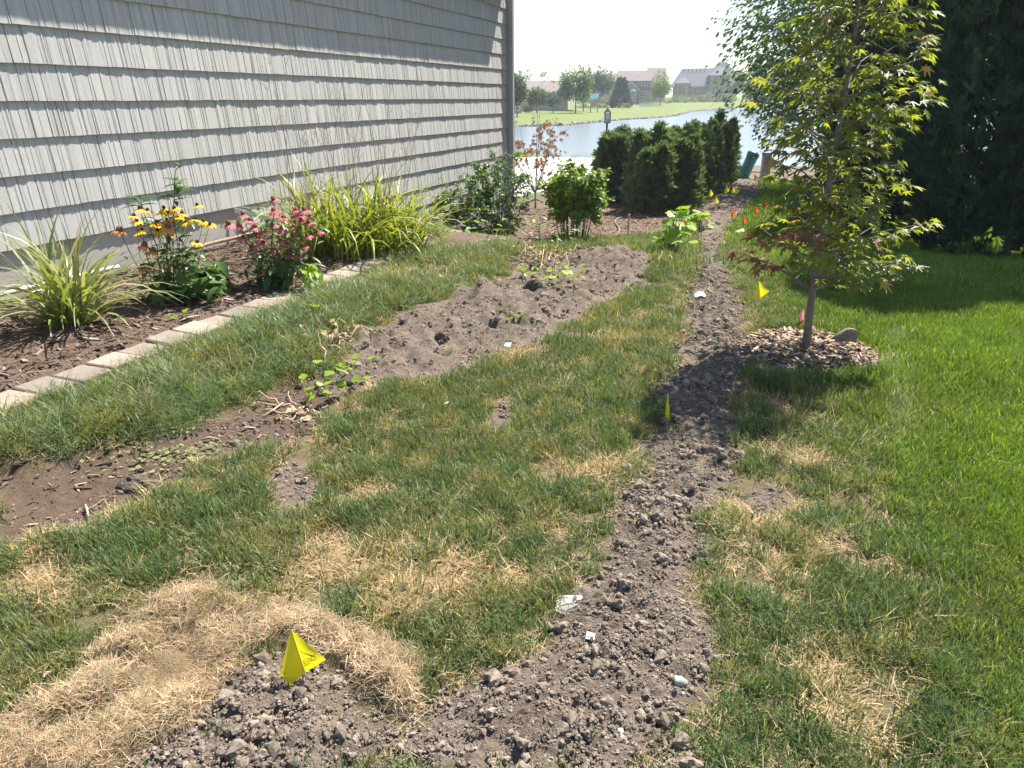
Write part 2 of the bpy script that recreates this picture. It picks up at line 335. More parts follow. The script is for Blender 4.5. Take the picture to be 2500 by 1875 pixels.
# ------------------------------------------------------------------ scattering of many small pieces
def scatter(name, protos, P, rot, scl, idx, col, parent=None):
    """one object whose points each carry a copy of one of the small prototype meshes"""
    c = bpy.data.collections.new(name+'_pieces')
    for k, (pm, mt) in enumerate(protos):
        if not pm.materials: pm.materials.append(mt)
        po = bpy.data.objects.new('%s_piece_%02d' % (name, k), pm); c.objects.link(po)
    n = len(P); me = bpy.data.meshes.new(name); me.vertices.add(n); me.vertices.foreach_set('co', np.asarray(P, np.float32).ravel())
    for an, ty, key, arr in (('rot', 'FLOAT_VECTOR', 'vector', rot), ('scl', 'FLOAT_VECTOR', 'vector', scl), ('col', 'FLOAT_VECTOR', 'vector', col)):
        a = me.attributes.new(an, ty, 'POINT'); a.data.foreach_set(key, np.asarray(arr, np.float32).ravel())
    a = me.attributes.new('idx', 'INT', 'POINT'); a.data.foreach_set('value', np.asarray(idx, np.int32))
    o = bpy.data.objects.new(name, me); COL.objects.link(o)
    if parent: o.parent = parent
    g = bpy.data.node_groups.new(name+'_nodes', 'GeometryNodeTree')
    g.interface.new_socket('Geometry', in_out='INPUT', socket_type='NodeSocketGeometry'); g.interface.new_socket('Geometry', in_out='OUTPUT', socket_type='NodeSocketGeometry')
    gi = g.nodes.new('NodeGroupInput'); go = g.nodes.new('NodeGroupOutput'); ip = g.nodes.new('GeometryNodeInstanceOnPoints')
    ci = g.nodes.new('GeometryNodeCollectionInfo'); ci.inputs['Collection'].default_value = c; ci.inputs['Separate Children'].default_value = True; ci.inputs['Reset Children'].default_value = True
    def na(nm, ty):
        q = g.nodes.new('GeometryNodeInputNamedAttribute'); q.data_type = ty; q.inputs['Name'].default_value = nm; return q.outputs[0]
    er = g.nodes.new('FunctionNodeEulerToRotation')
    L = g.links.new
    L(gi.outputs[0], ip.inputs['Points']); L(ci.outputs[0], ip.inputs['Instance']); ip.inputs['Pick Instance'].default_value = True
    L(na('idx', 'INT'), ip.inputs['Instance Index']); L(na('rot', 'FLOAT_VECTOR'), er.inputs[0]); L(er.outputs[0], ip.inputs['Rotation']); L(na('scl', 'FLOAT_VECTOR'), ip.inputs['Scale'])
    L(ip.outputs[0], go.inputs[0])
    md = o.modifiers.new('scatter', 'NODES'); md.node_group = g
    return o

def blade_material(name, trans=0.40, rough=0.45, spec=0.4):
    t = NT(name); col = t.attr('col', 'INSTANCER').outputs['Vector']
    g = t.n('NewGeometry').outputs['Random Per Island']
    c = t.mix(1.0, col, t.ramp(g, [(0.0, (0.55, 0.55, 0.5)), (0.5, (1, 1, 1)), (0.86, (1.35, 1.2, 1.1)), (1.0, (2.2, 1.6, 1.9))]), 'MULTIPLY')
    p = t.principled(c, rough, None, spec)
    tr = t.n('BsdfTranslucent'); t.set(tr.inputs[0], t.mix(1.0, c, (1.3, 1.2, 0.5), 'MULTIPLY'))
    m = t.n('MixShader', Fac=trans); t.set(m.inputs[1], p); t.set(m.inputs[2], tr.outputs[0])
    return t.done(m.outputs[0])
MAT_BLADE = blade_material('grass_blade'); MAT_STRAW = blade_material('straw_blade', 0.2, 0.6, 0.25)
def chip_material(name, rough=0.85):
    t = NT(name); col = t.attr('col', 'INSTANCER').outputs['Vector']; pos = t.n('NewGeometry').outputs['Position']
    c = t.mix(1.0, col, t.ramp(t.noise(150, 4, 0.6, pos), [(0.3, (0.7, 0.7, 0.7)), (0.7, (1.25, 1.25, 1.25))]), 'MULTIPLY')
    return t.done(t.principled(c, rough, t.bump(t.noise(420, 3, 0.6, pos), 0.7, 0.003), 0.2))
MAT_CHIP = chip_material('loose_piece')

def tuft(seed, n, rad, L, w, lean, curl, seg=3):
    """a few bent blades; unit height about L"""
    r = np.random.default_rng(seed); V = []; F = []
    for i in range(n):
        a = r.uniform(0, 6.283); rr = rad*math.sqrt(r.uniform()); bx, by = rr*math.cos(a), rr*math.sin(a)
        az = r.uniform(0, 6.283); ln = L*r.uniform(0.5, 1.15); le = abs(r.normal(lean, 0.25)); cu = r.uniform(0.3, 1.3)*curl; ww = w*r.uniform(0.6, 1.2)
        sx, sy_ = -math.sin(az), math.cos(az); px, py, pz = bx, by, -0.006; o = len(V); ang = le
        tw = r.uniform(-0.6, 0.6)
        for k in range(seg+1):
            f = k/seg; wd = ww*(1-f**2.2)*0.5
            cx, cy2 = sx*math.cos(tw*f), sy_*math.cos(tw*f)
            if k < seg: V += [(px-cx*wd, py-cy2*wd, pz), (px+cx*wd, py+cy2*wd, pz)]
            else: V += [(px, py, pz)]
            st = ln/seg; px += math.cos(az)*math.sin(ang)*st; py += math.sin(az)*math.sin(ang)*st; pz += max(math.cos(ang), -0.25)*st; ang += cu/seg
            pz = max(pz, 0.003)
        for k in range(seg-1): F += [(o+2*k, o+2*k+1, o+2*k+3), (o+2*k, o+2*k+3, o+2*k+2)]
        F += [(o+2*seg-2, o+2*seg-1, o+2*seg)]
    return mesh_np('tuft', V, F)
GREEN = [(tuft(100+i, 34, 0.042, 0.062, 0.0034, 0.40, 0.9), MAT_BLADE) for i in range(8)]
LONG = [(tuft(200+i, 34, 0.055, 0.125, 0.0034, 0.75, 1.3, 4), MAT_BLADE) for i in range(8)]
STRAW = [(tuft(300+i, 34, 0.06, 0.075, 0.0024, 1.25, 0.6), MAT_STRAW) for i in range(8)]
LAWN = [(tuft(400+i, 70, 0.085, 0.062, 0.005, 0.35, 0.8, 2), MAT_BLADE) for i in range(6)]
ALLG = GREEN+LONG+STRAW+LAWN

def sample(n, x0, x1, y0, y1): return RNG.uniform(x0, x1, n), RNG.uniform(y0, y1, n)
def free(x, y):
    """1 where grass grows, falling to 0 over soil, beds and pavers"""
    bare = np.maximum.reduce([sd_trench(x, y), sd_bare(x, y), sd_dark(x, y), sd_patch(x, y)-0.01, sd_farbed(x, y), sd_ring(x, y)-0.01])
    k = 1-smooth(-0.07, 0.03, bare)
    ex = EDGE_X+0.075+0.08*(vnoise(np.asarray(y)*6, np.asarray(y)*0, 4)-0.5)
    lim = np.where(np.asarray(y) < 6.6, ex, EDGE_X-0.03-smooth(5.3, 7.6, y)*0.35-smooth(7.2, 9.4, y)*1.2+0.02)
    k = k*smooth(-0.02, 0.05, np.asarray(x)-lim)
    return k*(np.asarray(x) > WALL+0.05)
def colour_fields(x, y):
    d = dead_mask(x, y); n = fbm(x*3.1, y*3.1, 91, 4); n2 = fbm(x*9, y*9, 95, 3)
    right = smooth(0.25, 1.15, x+0.16*(y-2.0))
    dead = np.clip(d*0.95+np.clip((n-0.56)*3.0, 0, 0.6)*(1-right)*(y < 7)+np.clip((n2-0.62)*2, 0, .4)*(1-0.8*right), 0, 1)
    return dead, right, n, n2
MARK0 = (0.723, 5.164); MARK1 = (0.592, 3.422)
def make_grass():
    Ps, Rs, Ss, Is, Cs = [], [], [], [], []
    def put(x, y, sc, idx, tilt_dir, tilt, col):
        n = len(x); z = gz(x, y)
        spin = RNG.uniform(0, 6.283, n)
        # spin about z first, then lean towards tilt_dir
        Ps.append(np.stack([x, y, z], 1)); rz = spin
        Rs.append(np.stack([-np.sin(tilt_dir)*tilt, np.cos(tilt_dir)*tilt, rz], 1)); Ss.append(np.repeat(sc[:, None], 3, 1)); Is.append(idx); Cs.append(col)
    zones = [(21000, -3.3, 1.9, 0.55, 3.2, 0), (21000, -3.4, 2.6, 3.2, 6.5, 1), (13000, -4.8, 4.5, 6.5, 12.5, 2), (7000, -6, 7, 12.5, 24, 3)]
    for n, x0, x1, y0, y1, lod in zones:
        x, y = sample(n, x0, x1, y0, y1)
        so = sd_sod(x, y); fr = free(x, y)
        nb = fbm(x*5, y*5, 92, 3)
        thin = np.clip(1.15-1.6*np.clip(nb-0.40, 0, 1)*(x < 0.5)*2, 0.16, 1)
        keep = (RNG.uniform(size=n) < fr*np.where(so > -0.03, 0, 1)*thin) & (np.abs(np.arctan2(x, y)+YAW) < 0.80)
        x, y = x[keep], y[keep]; n = len(x)
        dead, right, n1, n2 = colour_fields(x, y); u = RNG.uniform(size=n)
        isdead = u < np.clip(dead*0.85, 0.17*(1-right)+0.03, 1)
        longm = smooth(0.1, 0.5, -(x-EDGE_X-1.15))*(y > 1)*(y < 7.5)
        isl = RNG.uniform(size=n) < longm*0.85
        base = RNG.integers(0, 8, n); idx = np.where(isl, 8+base, base)
        idx = np.where(isdead, 16+base, idx)
        lawn = (RNG.uniform(size=n) < (0.55*right if lod < 2 else 0.85)) & ~isdead & ~isl
        idx = np.where(lawn, 24+base % 6, idx)
        g = RNG.uniform(0.75, 1.25, (n, 1))
        c_left = np.array([[0.138, 0.205, 0.072]]); c_blue = np.array([[0.120, 0.195, 0.088]]); c_right = np.array([[0.145, 0.245, 0.030]]); c_yel = np.array([[0.30, 0.28, 0.11]]); c_dead = np.array([[0.46, 0.36, 0.20]])
        col = c_left*(1-n1[:, None])+c_blue*n1[:, None]
        yl = np.clip((n2-0.45)*2.5+dead*0.6, 0, 1)[:, None]*0.6; col = col*(1-yl)+c_yel*yl
        ry = np.clip((fbm(x*1.3, y*1.3, 97, 3)-0.45)*3, 0, 1)[:, None]*0.25; cr = c_right*(0.75+0.5*n1[:, None]); cr = cr*(1-ry)+np.array([[0.20, 0.25, 0.075]])*ry; col = col*(1-right[:, None])+cr*right[:, None]
        col = np.where(isdead[:, None], c_dead*RNG.uniform(0.7, 1.15, (n, 1)), col*g)
        mk = np.exp(-((x-MARK0[0]-(MARK1[0]-MARK0[0])*(y-MARK0[1])/(MARK1[1]-MARK0[1]))/0.035)**2)*(y > MARK1[1])*(y < MARK0[1]+.1)*(RNG.uniform(size=n) < .5)   # faded marking paint
        col = col*(1-.75*mk[:, None])+np.array([[0.42, 0.46, 0.40]])*.75*mk[:, None]
        sc = RNG.uniform(0.75, 1.25, n)*np.array([1.0, 1.15, 1.5, 2.0])[lod]*np.where(fr[keep] < 0.8, 0.8, 1.0)*np.where(lawn & (lod < 2), 0.85, 1)*(0.85+0.4*fbm(x*4, y*4, 66, 2))
        td = np.where(isl, -0.35, fbm(x*1.7, y*1.7, 44, 2)*12.6); tl = np.where(isl, RNG.uniform(0.15, 0.5, n), RNG.uniform(0, 0.35, n))
        put(x, y, sc, idx, td, tl, col)
    # stray blades on the bare dirt
    x, y = sample(9000, -3.2, 1.2, 0.6, 9); s = np.maximum.reduce([sd_trench(x, y), sd_bare(x, y), sd_dark(x, y), sd_patch(x, y)])
    k = (s > -0.02) & (RNG.uniform(size=len(x)) < np.exp(-np.clip(s, 0, 9)*9)*0.16+0.007) & (sd_sod(x, y) < -0.02); x, y = x[k], y[k]; n = len(x)
    dd = RNG.uniform(size=n) < 0.6
    put(x, y, RNG.uniform(0.5, 1.0, n), np.where(dd, 16, 0)+RNG.integers(0, 8, n), RNG.uniform(0, 6.28, n), RNG.uniform(0, 0.6, n), np.where(dd[:, None], [[0.44, 0.34, 0.2]], [[0.08, 0.14, 0.03]])*RNG.uniform(0.7, 1.2, (n, 1)))
    o = scatter('grass', ALLG, np.concatenate(Ps), np.concatenate(Rs), np.concatenate(Ss), np.concatenate(Is), np.concatenate(Cs))
    tag(o, 'patchy green and straw coloured grass blades of the lawn', 'grass', kind='stuff')
    # dry straw on the lifted sod
    x, y = sample(13000, -2.3, 0.3, 0.4, 2.4); s = sd_sod(x, y); k = (s > -0.012) & (RNG.uniform(size=len(x)) < np.clip(1.5-2.2*np.clip(fbm(x*9, y*9, 18, 3)-0.38, 0, 1)*2, 0.12, 1)); x, y, s = x[k], y[k], s[k]; n = len(x)
    tone = fbm(x*7, y*7, 15, 3)[:, None]; gr = (RNG.uniform(size=(n, 1)) < np.clip(tone-0.42, 0, 1)*1.6)
    col = np.where(gr, [[0.27, 0.25, 0.12]], [[0.46, 0.365, 0.235]])*RNG.uniform(0.65, 1.15, (n, 1))
    o = scatter('dry_grass', STRAW+LONG, np.stack([x, y, gz(x, y)+0.004], 1), np.stack([RNG.normal(0, 0.25, n), RNG.normal(0, 0.25, n), RNG.uniform(0, 6.28, n)], 1), np.repeat(RNG.uniform(0.42, 0.8, n)[:, None], 3, 1), np.where(gr[:, 0] & (RNG.uniform(size=n) < 0.2), 8, 0)+RNG.integers(0, 8, n), col)
    tag(o, 'dead straw coloured grass on the lifted sod by the near yellow flag', 'dry grass', kind='stuff')
make_grass()

# soil clods
def clod(seed, flat=0.75):
    import bmesh
    bm = bmesh.new(); bmesh.ops.create_icosphere(bm, subdivisions=2, radius=0.5); r = np.random.default_rng(seed)
    K = r.normal(size=(7, 3)); ph = r.uniform(0, 6.28, 7)
    for v in bm.verts:
        d = v.co.normalized(); f = 1+sum(0.13*math.sin(3.1*(K[i][0]*d.x+K[i][1]*d.y+K[i][2]*d.z)+ph[i]) for i in range(7)); f *= r.uniform(0.88, 1.12)
        v.co = Vector((d.x*f, d.y*f*0.85, d.z*f*flat))*0.5
    me = bpy.data.meshes.new('clod'); bm.to_mesh(me); bm.free(); return me
def clods(seed):
    r = np.random.default_rng(seed); V = []; F = []
    for k in range(9):
        c = clod(seed*20+k); sc = 0.18*math.exp(abs(r.normal(0, 0.6))); o = len(V); a = r.uniform(0, 6.28); d = 1.25*math.sqrt(r.uniform()); ca, sa = math.cos(a*3), math.sin(a*3)
        for v in c.vertices: V.append((d*math.cos(a)+sc*(v.co.x*ca-v.co.y*sa), d*math.sin(a)+sc*(v.co.x*sa+v.co.y*ca), sc*v.co.z))
        F += [tuple(i+o for i in p.vertices) for p in c.polygons]; bpy.data.meshes.remove(c)
    return mesh_np('clod', V, F)
CLODS = [(clod(i), MAT_CHIP) for i in range(6)]+[(clods(i), MAT_CHIP) for i in range(1, 9)]
def make_clods():
    X, Y, S = [], [], []
    for n, y0, y1, lo in ((44000, 0.5, 3.2, 0.0045), (17000, 3.2, 7, 0.008), (7000, 7, 26, 0.018)):
        x, y = sample(n, -2.3, 1.1, y0, y1)
        tr = sd_trench(x, y); ba = sd_bare(x, y); pa = sd_patch(x, y); dk = sd_dark(x, y)
        w = np.maximum.reduce([smooth(-0.10, 0.05, tr)*(0.35+0.65*fbm(x*6, y*6, 19, 3)), 0.50*smooth(-0.05, 0.1, ba)*fbm(x*5, y*5, 29, 3), 0.5*smooth(0, .05, pa), 0.25*smooth(0, .1, dk)])
        k = (RNG.uniform(size=n) < w) & (sd_sod(x, y) < 0.0) & (np.abs(np.arctan2(x, y)+YAW) < 0.8); x, y, tr = x[k], y[k], tr[k]
        s = np.clip(lo*np.exp(np.abs(RNG.normal(0, 0.62, len(x)))), 0, 0.026)*np.where(tr > 0, 1, 0.8)
        X.append(x); Y.append(y); S.append(s)
    x, y, s = map(np.concatenate, (X, Y, S)); n = len(x); s = s*(0.35+1.05*fbm(x*3.2, y*3.2, 28, 3))
    g = RNG.uniform(0.75, 1.3, (n, 1)); col = np.array([[0.225, 0.182, 0.142]])*g
    pale = RNG.uniform(size=(n, 1)) < 0.018; col = np.where(pale, [[0.42, 0.38, 0.33]], col); s = np.where(pale[:, 0], np.minimum(s*1.1, 0.014), s)
    clu = (RNG.uniform(size=n) < 0.8) & ~pale[:, 0]; idx = np.where(clu, 6+RNG.integers(0, 8, n), RNG.integers(0, 6, n)); sc = np.where(clu, np.clip(s*2.4, 0.011, 0.034), s)
    o = scatter('soil_clods', CLODS, np.stack([x, y, gz(x, y)+s*0.12], 1), RNG.uniform(0, 6.28, (n, 3))*[[0.05, 0.05, 1]], np.stack([sc, sc, sc], 1), idx, col)
    tag(o, 'loose grey brown soil clods along the trench', 'soil clods', kind='stuff'); print('clods', n)
make_clods()

# mulch chips
def chip(seed):
    r = np.random.default_rng(seed); l, w, h = 1.0, r.uniform(0.15, 0.4), r.uniform(0.06, 0.14); V = []
    for sx in (-0.5, 0.5):
        ww = w*r.uniform(0.4, 1); 
        V += [(sx*l+r.uniform(-.1, .1), -ww/2, -h/2), (sx*l, ww/2, -h/2), (sx*l+r.uniform(-.1, .1), ww/2, h/2), (sx*l, -ww/2, h/2)]
    return mesh_np('chip', V, [(0, 1, 2, 3), (4, 7, 6, 5), (0, 4, 5, 1), (1, 5, 6, 2), (2, 6, 7, 3), (3, 7, 4, 0)])
CHIPS = [(chip(i), MAT_CHIP) for i in range(6)]
def make_chips():
    X, Y, S, C = [], [], [], []
    def zone(n, x0, x1, y0, y1, fn, lo, cols, p=1.0):
        x, y = sample(n, x0, x1, y0, y1); k = (fn(x, y) > 0.0) & (RNG.uniform(size=n) < p) & (np.abs(np.arctan2(x, y)+YAW) < 0.8); x, y = x[k], y[k]
        s = np.clip(lo*np.exp(RNG.normal(0, 0.55, len(x))), 0.004, 0.09); c = np.array(cols)[RNG.integers(0, len(cols), len(x))]*RNG.uniform(0.6, 1.25, (len(x), 1))
        X.append(x); Y.append(y); S.append(s); C.append(c)
    brown = [(0.10, 0.066, 0.047), (0.14, 0.095, 0.07), (0.20, 0.145, 0.11), (0.085, 0.058, 0.043), (0.30, 0.23, 0.175)]
    tan = [(0.26, 0.18, 0.125), (0.34, 0.245, 0.17), (0.20, 0.135, 0.095), (0.42, 0.32, 0.23)]
    zone(17000, WALL, EDGE_X, 1.4, 8, lambda x, y: sd_bed(x, y)-0.03, 0.021, brown)
    zone(7000, -2.9, 0, 1.4, 4.6, sd_dark, 0.016, brown+[(0.35, 0.28, 0.2)])
    zone(5000, RING[0]-0.6, RING[0]+0.6, RING[1]-0.6, RING[1]+0.6, sd_ring, 0.030, tan+[(0.52, 0.42, 0.32)])
    zone(16000, -5, 1.0, 8.5, 21, sd_farbed, 0.045, tan)
    zone(3000, -2.5, 0.5, 3, 8, sd_bare, 0.013, tan)
    x, y, s, c = map(np.concatenate, (X, Y, S, C)); n = len(x)
    o = scatter('mulch_chips', CHIPS, np.stack([x, y, gz(x, y)+0.003+s*0.06], 1), np.stack([RNG.normal(0, 0.22, n), RNG.normal(0, 0.22, n), RNG.uniform(0, 6.28, n)], 1), np.stack([s, s, s], 1), RNG.integers(0, 6, n), c)
    tag(o, 'shredded brown wood mulch chips on the planting beds', 'mulch', kind='stuff')
make_chips()

# ------------------------------------------------------------------ the shingled house on the left
CORNER = 12.72; EXPO = 0.2295; LINE0 = 1.462          # a butt line lies at eye height
def shingle_material():
    t = NT('shingle_paint'); c = t.coord('Object'); oi = t.n('ObjectInfo').outputs['Random']; isl = t.n('NewGeometry').outputs['Random Per Island']
    pos = t.n('NewGeometry').outputs['Position']
    mp = t.n('Mapping', Vector=pos); mp.inputs['Scale'].default_value = (60, 60, 1.6)
    grain = t.noise(2.2, 5, 0.65, mp.outputs[0])
    r = t.math('FRACT', t.math('ADD', oi, isl))
    base = t.ramp(r, [(0, (0.45, 0.44, 0.415)), (1, (0.53, 0.52, 0.49))])
    base = t.mix(t.ramp(grain, [(0.38, (0.22, 0.22, 0.22)), (0.6, (0, 0, 0))]), base, (0.32, 0.305, 0.28))
    mp2 = t.n('Mapping', Vector=pos); mp2.inputs['Scale'].default_value = (150, 150, 2.5)
    h = t.math('ADD', t.noise(2, 4, 0.6, mp2.outputs[0]), t.math('MULTIPLY', t.noise(25, 3, 0.6, pos), 0.15))
    return t.done(t.principled(base, 0.62, t.bump(h, 0.6, 0.004), 0.3))
MAT_SHINGLE = shingle_material()
MAT_TRIM = plain('grey_trim_paint', (0.33, 0.33, 0.33), 0.5, 0.06, 3)
MAT_CONC = None
def concrete(name, col, var=0.14):
    t = NT(name); c = t.n('NewGeometry').outputs['Position']
    b = t.ramp(t.noise(5, 6, 0.65, c), [(0.3, tuple(v*(1-var) for v in col)), (0.72, tuple(v*(1+var) for v in col))])
    if name == 'paver_concrete': b = t.mix(1.0, b, t.ramp(t.n('ObjectInfo').outputs['Random'], [(0, (0.72, 0.70, 0.70)), (0.5, (1, 0.97, 0.93)), (1, (1.25, 1.18, 1.12))]), 'MULTIPLY')
    pits = t.n('TexVoronoi', Scale=38.0, Vector=c).outputs[0]
    pm = t.ramp(pits, [(0.0, (1, 1, 1)), (0.13, (1, 1, 1)), (0.17, (0, 0, 0))])
    sel = t.ramp(t.noise(9, 2, 0.5, c), [(0.52, (0, 0, 0)), (0.6, (1, 1, 1))])
    pit = t.math('MULTIPLY', pm, sel)
    h = t.math('SUBTRACT', t.math('MULTIPLY', t.noise(120, 4, 0.6, c), 0.3), pit)
    return t.done(t.principled(b, 0.9, t.bump(h, 0.8, 0.006), 0.2))
MAT_CONC = concrete('poured_concrete', (0.42, 0.40, 0.37))

house = thing('house', 'grey shake sided house wall with concrete foundation on the left', 'house', (WALL, 0, 0))
# steps of the siding's lower edge: courses below the eye-height butt line
def bottom_course(y): return -4 if y < 5.62 else (-5 if y < 6.9 else (-6 if y < 7.9 else (-7 if y < 8.8 else (-8 if y < 9.7 else -9))))
wall_b = MB()
segs = [(-1.5, 5.62, -4), (5.62, 6.9, -5), (6.9, 7.9, -6), (7.9, 8.8, -7), (8.8, 9.7, -8), (9.7, CORNER, -9)]
for a, b, k in segs: wall_b.box((-0.30, a, LINE0+k*EXPO+0.012), (-0.004, b, 3.3))
wall_b.obj('wall', MAT_SHINGLE, house)
fb = MB()
for a, b, k in segs: fb.box((-0.28, a+0.0, -1.2), (-0.0045, b, LINE0+k*EXPO+0.012))
fb.obj('foundation', MAT_CONC, house)

def shingle_mesh(seed, w, h=EXPO+0.014):
    """one rough split shake: vertical ridges of uneven depth, thick butt edge; origin at bottom left, front towards +X"""
    r = np.random.default_rng(seed); gap = 0.003
    cuts = [gap]
    while cuts[-1] < w-gap:
        cuts.append(cuts[-1]+(r.uniform(0.003, 0.007) if r.uniform() < 0.5 else r.uniform(0.012, 0.04)))
    cuts[-1] = w-gap
    if len(cuts) > 10: cuts = cuts[:9]+[w-gap]
    if cuts[-1]-cuts[-2] < 0.002: cuts.pop(-2)
    V = []; F = []; butt = 0.029+r.uniform(-0.002, 0.003)
    for j in range(len(cuts)-1):
        y0, y1 = cuts[j], cuts[j+1]; d = (r.uniform(-0.0035, 0.001) if y1-y0 > 0.009 else r.uniform(-0.005, -0.0015))
        d2 = d*r.uniform(0.5, 1.2); tb = 0.006
        o = len(V); sk = r.uniform(-0.0015, 0.0015)
        V += [(butt+d, y0, 0), (butt+d, y1, 0), (tb+d2+0.002, y1+sk*0, h), (tb+d2+0.002, y0, h), (0, y0, 0), (0, y1, 0), (0, y0, h), (0, y1, h)]
        F += [(o, o+1, o+2, o+3), (o+4, o+5, o+1, o), (o+4, o, o+3, o+6), (o+1, o+5, o+7, o+2)]
    return mesh_np('shingle', V, F)
WID = [0.085, 0.10, 0.115, 0.13, 0.15, 0.17, 0.19, 0.14]
SH = [(w, shingle_mesh(1000+i*8+k, w)) for i, w in enumerate(WID) for k in range(5)]
for _, m in SH: m.materials.append(MAT_SHINGLE)
places = []
for k in range(-9, 8):
    z = LINE0+k*EXPO; y = -1.4+random.uniform(0, 0.1)
    while y < CORNER-0.12:
        w, m = random.choice(SH)
        if bottom_course(y+w*0.5) <= k: places.append((y, z, m, random.uniform(-0.002, 0.002)))
        y += w
# the shakes that show largest are single pieces; the rest are one mass
vis = [p for p in places if p[0] > 3.15 and p[1] < 2.35+0.02*p[0]]
vis.sort(key=lambda p: math.hypot(4.83, p[0])+0.15*abs(p[1]-1.4))
single = set(id(p) for p in vis[:300])
for p in vis[:300]: obj('shingle', p[2], None, house, (0.0, p[0], p[1]+p[3]))
RV = []; RF = []; off = 0
cache = {}
for p in places:
    if id(p) in single: continue
    if p[2].name not in cache:
        cache[p[2].name] = (np.array([v.co[:] for v in p[2].vertices]), np.array([list(q.vertices) for q in p[2].polygons]))
    v, f = cache[p[2].name]; RV.append(v+[0, p[0], p[1]+p[3]]); RF.append(f+off); off += len(v)
o = obj('shingle_courses', mesh_np('shingle_courses', np.concatenate(RV), np.concatenate(RF)), MAT_SHINGLE, house); tag(o, kind='stuff')
# corner trim, downspout, soffit, gutter, roof
MB().box((-0.12, CORNER-0.07, -0.9), (0.042, CORNER+0.03, 3.08)).obj('corner_board', MAT_TRIM, house)
b = MB(); b.box((0.046, CORNER-0.055, -0.55), (0.125, CORNER+0.02, 2.98)); b.obj('downspout', MAT_TRIM, house)
MB().box((-0.3, -2, 3.08), (0.15, 12.52, 3.14)).obj('soffit', MAT_TRIM, house)
g = MB()
prof = [(0.15, 3.20), (0.15, 3.06), (0.27, 3.06), (0.31, 3.12), (0.31, 3.20), (0.30, 3.20), (0.30, 3.125), (0.265, 3.07), (0.16, 3.07), (0.16, 3.20)]
V = [(x, -2, z) for x, z in prof]+[(x, 12.52, z) for x, z in prof]; n = len(prof)
g.add(V, [(i, (i+1) % n, n+(i+1) % n, n+i) for i in range(n)]+[tuple(range(n))[::-1], tuple(range(n, 2*n))]); g.obj('gutter', MAT_TRIM, house)
MAT_ROOF = plain('roof_felt', (0.09, 0.085, 0.08), 0.9, 0.2, 20, 0.4, 80)
r = MB(); r.add([(0.19, -2, 3.235), (0.19, 12.56, 3.235), (-3.6, 12.56, 5.6), (-3.6, -2, 5.6), (0.19, -2, 3.205), (0.19, 12.56, 3.205), (-3.6, 12.56, 5.55), (-3.6, -2, 5.55)], [(0, 1, 2, 3), (7, 6, 5, 4), (0, 4, 5, 1), (1, 5, 6, 2), (2, 6, 7, 3), (3, 7, 4, 0)])
r.add([(-3.6, -2, 5.6), (-3.6, 12.56, 5.6), (-7.6, 12.56, 3.2), (-7.6, -2, 3.2)], [(0, 1, 2, 3)]); r.obj('roof', MAT_ROOF, house)
MB().add([(-0.004, CORNER-0.08, -1.2), (-7, CORNER-0.08, -1.2), (-7, CORNER-0.08, 3.1), (-3.6, CORNER-0.08, 5.5), (-0.004, CORNER-0.08, 3.1)], [(0, 1, 2, 3, 4)]).add([(-7, CORNER-0.08, -1.2), (-7, -1.5, -1.2), (-7, -1.5, 3.1), (-7, CORNER-0.08, 3.1)], [(0, 1, 2, 3)]).obj('end_wall', MAT_TRIM, house)
MAT_WHITE = plain('white_metal', (0.72, 0.71, 0.69), 0.45, 0.05, 4)
# white starter strip hanging loose where the siding steps down
f = MB(); a = Vector((0.034, 5.56, LINE0-4*EXPO-0.005)); e = Vector((0.30, 5.95, LINE0-4*EXPO-0.16))
dr = (e-a); sd = Vector((0.02, -0.01, 0.05))
f.add([a, e, e+Vector((0, 0, -.045)), a+Vector((0, 0, -.045)), a+Vector((-.012, .01, 0)), e+Vector((-.012, .01, 0)), e+Vector((-.012, .01, -.045)), a+Vector((-.012, .01, -.045))], [(0, 1, 2, 3), (7, 6, 5, 4), (0, 4, 5, 1), (2, 6, 7, 3), (1, 5, 6, 2), (3, 7, 4, 0)])
f.obj('loose_flashing', MAT_WHITE, house)
# drip pipes along the foundation
MAT_PIPE = plain('weathered_pipe', (0.50, 0.44, 0.40), 0.5, 0.2, 5); MAT_PIPE2 = plain('brown_pipe', (0.26, 0.16, 0.12), 0.5, 0.2, 5)
def ground_tube(name, pts, rad, mat, label, cat, dz=0.0, n=6):
    dense = []
    for (x0, y0), (x1, y1) in zip(pts, pts[1:]):
        m = max(2, int(math.hypot(x1-x0, y1-y0)/0.06))
        for i in range(m): dense.append((x0+(x1-x0)*i/m, y0+(y1-y0)*i/m))
    dense.append(pts[-1]); P = [g3(x, y, rad+dz) for x, y in dense]
    for _ in range(3): P = [P[0]]+[P[i]*0.5+(P[i-1]+P[i+1])*0.25 for i in range(1, len(P)-1)]+[P[-1]]
    return tag(MB().tube(P, rad, n).obj(name, mat, None, True), label, cat)
ground_tube('drain_pipe', [(WALL+0.10, 2.2), (WALL+0.10, 3.4), (WALL+0.14, 4.1)], 0.017, MAT_PIPE, 'pale pipe lying along the foundation behind the strappy clump', 'pipe', 0.05)
ground_tube('drain_pipe', [(WALL+0.12, 4.9), (WALL+0.11, 5.6), (WALL+0.13, 6.1), (WALL+0.12, 6.6)], 0.017, MAT_PIPE2, 'brown pipe along the foundation between the yellow and pink flowers', 'pipe', 0.05)

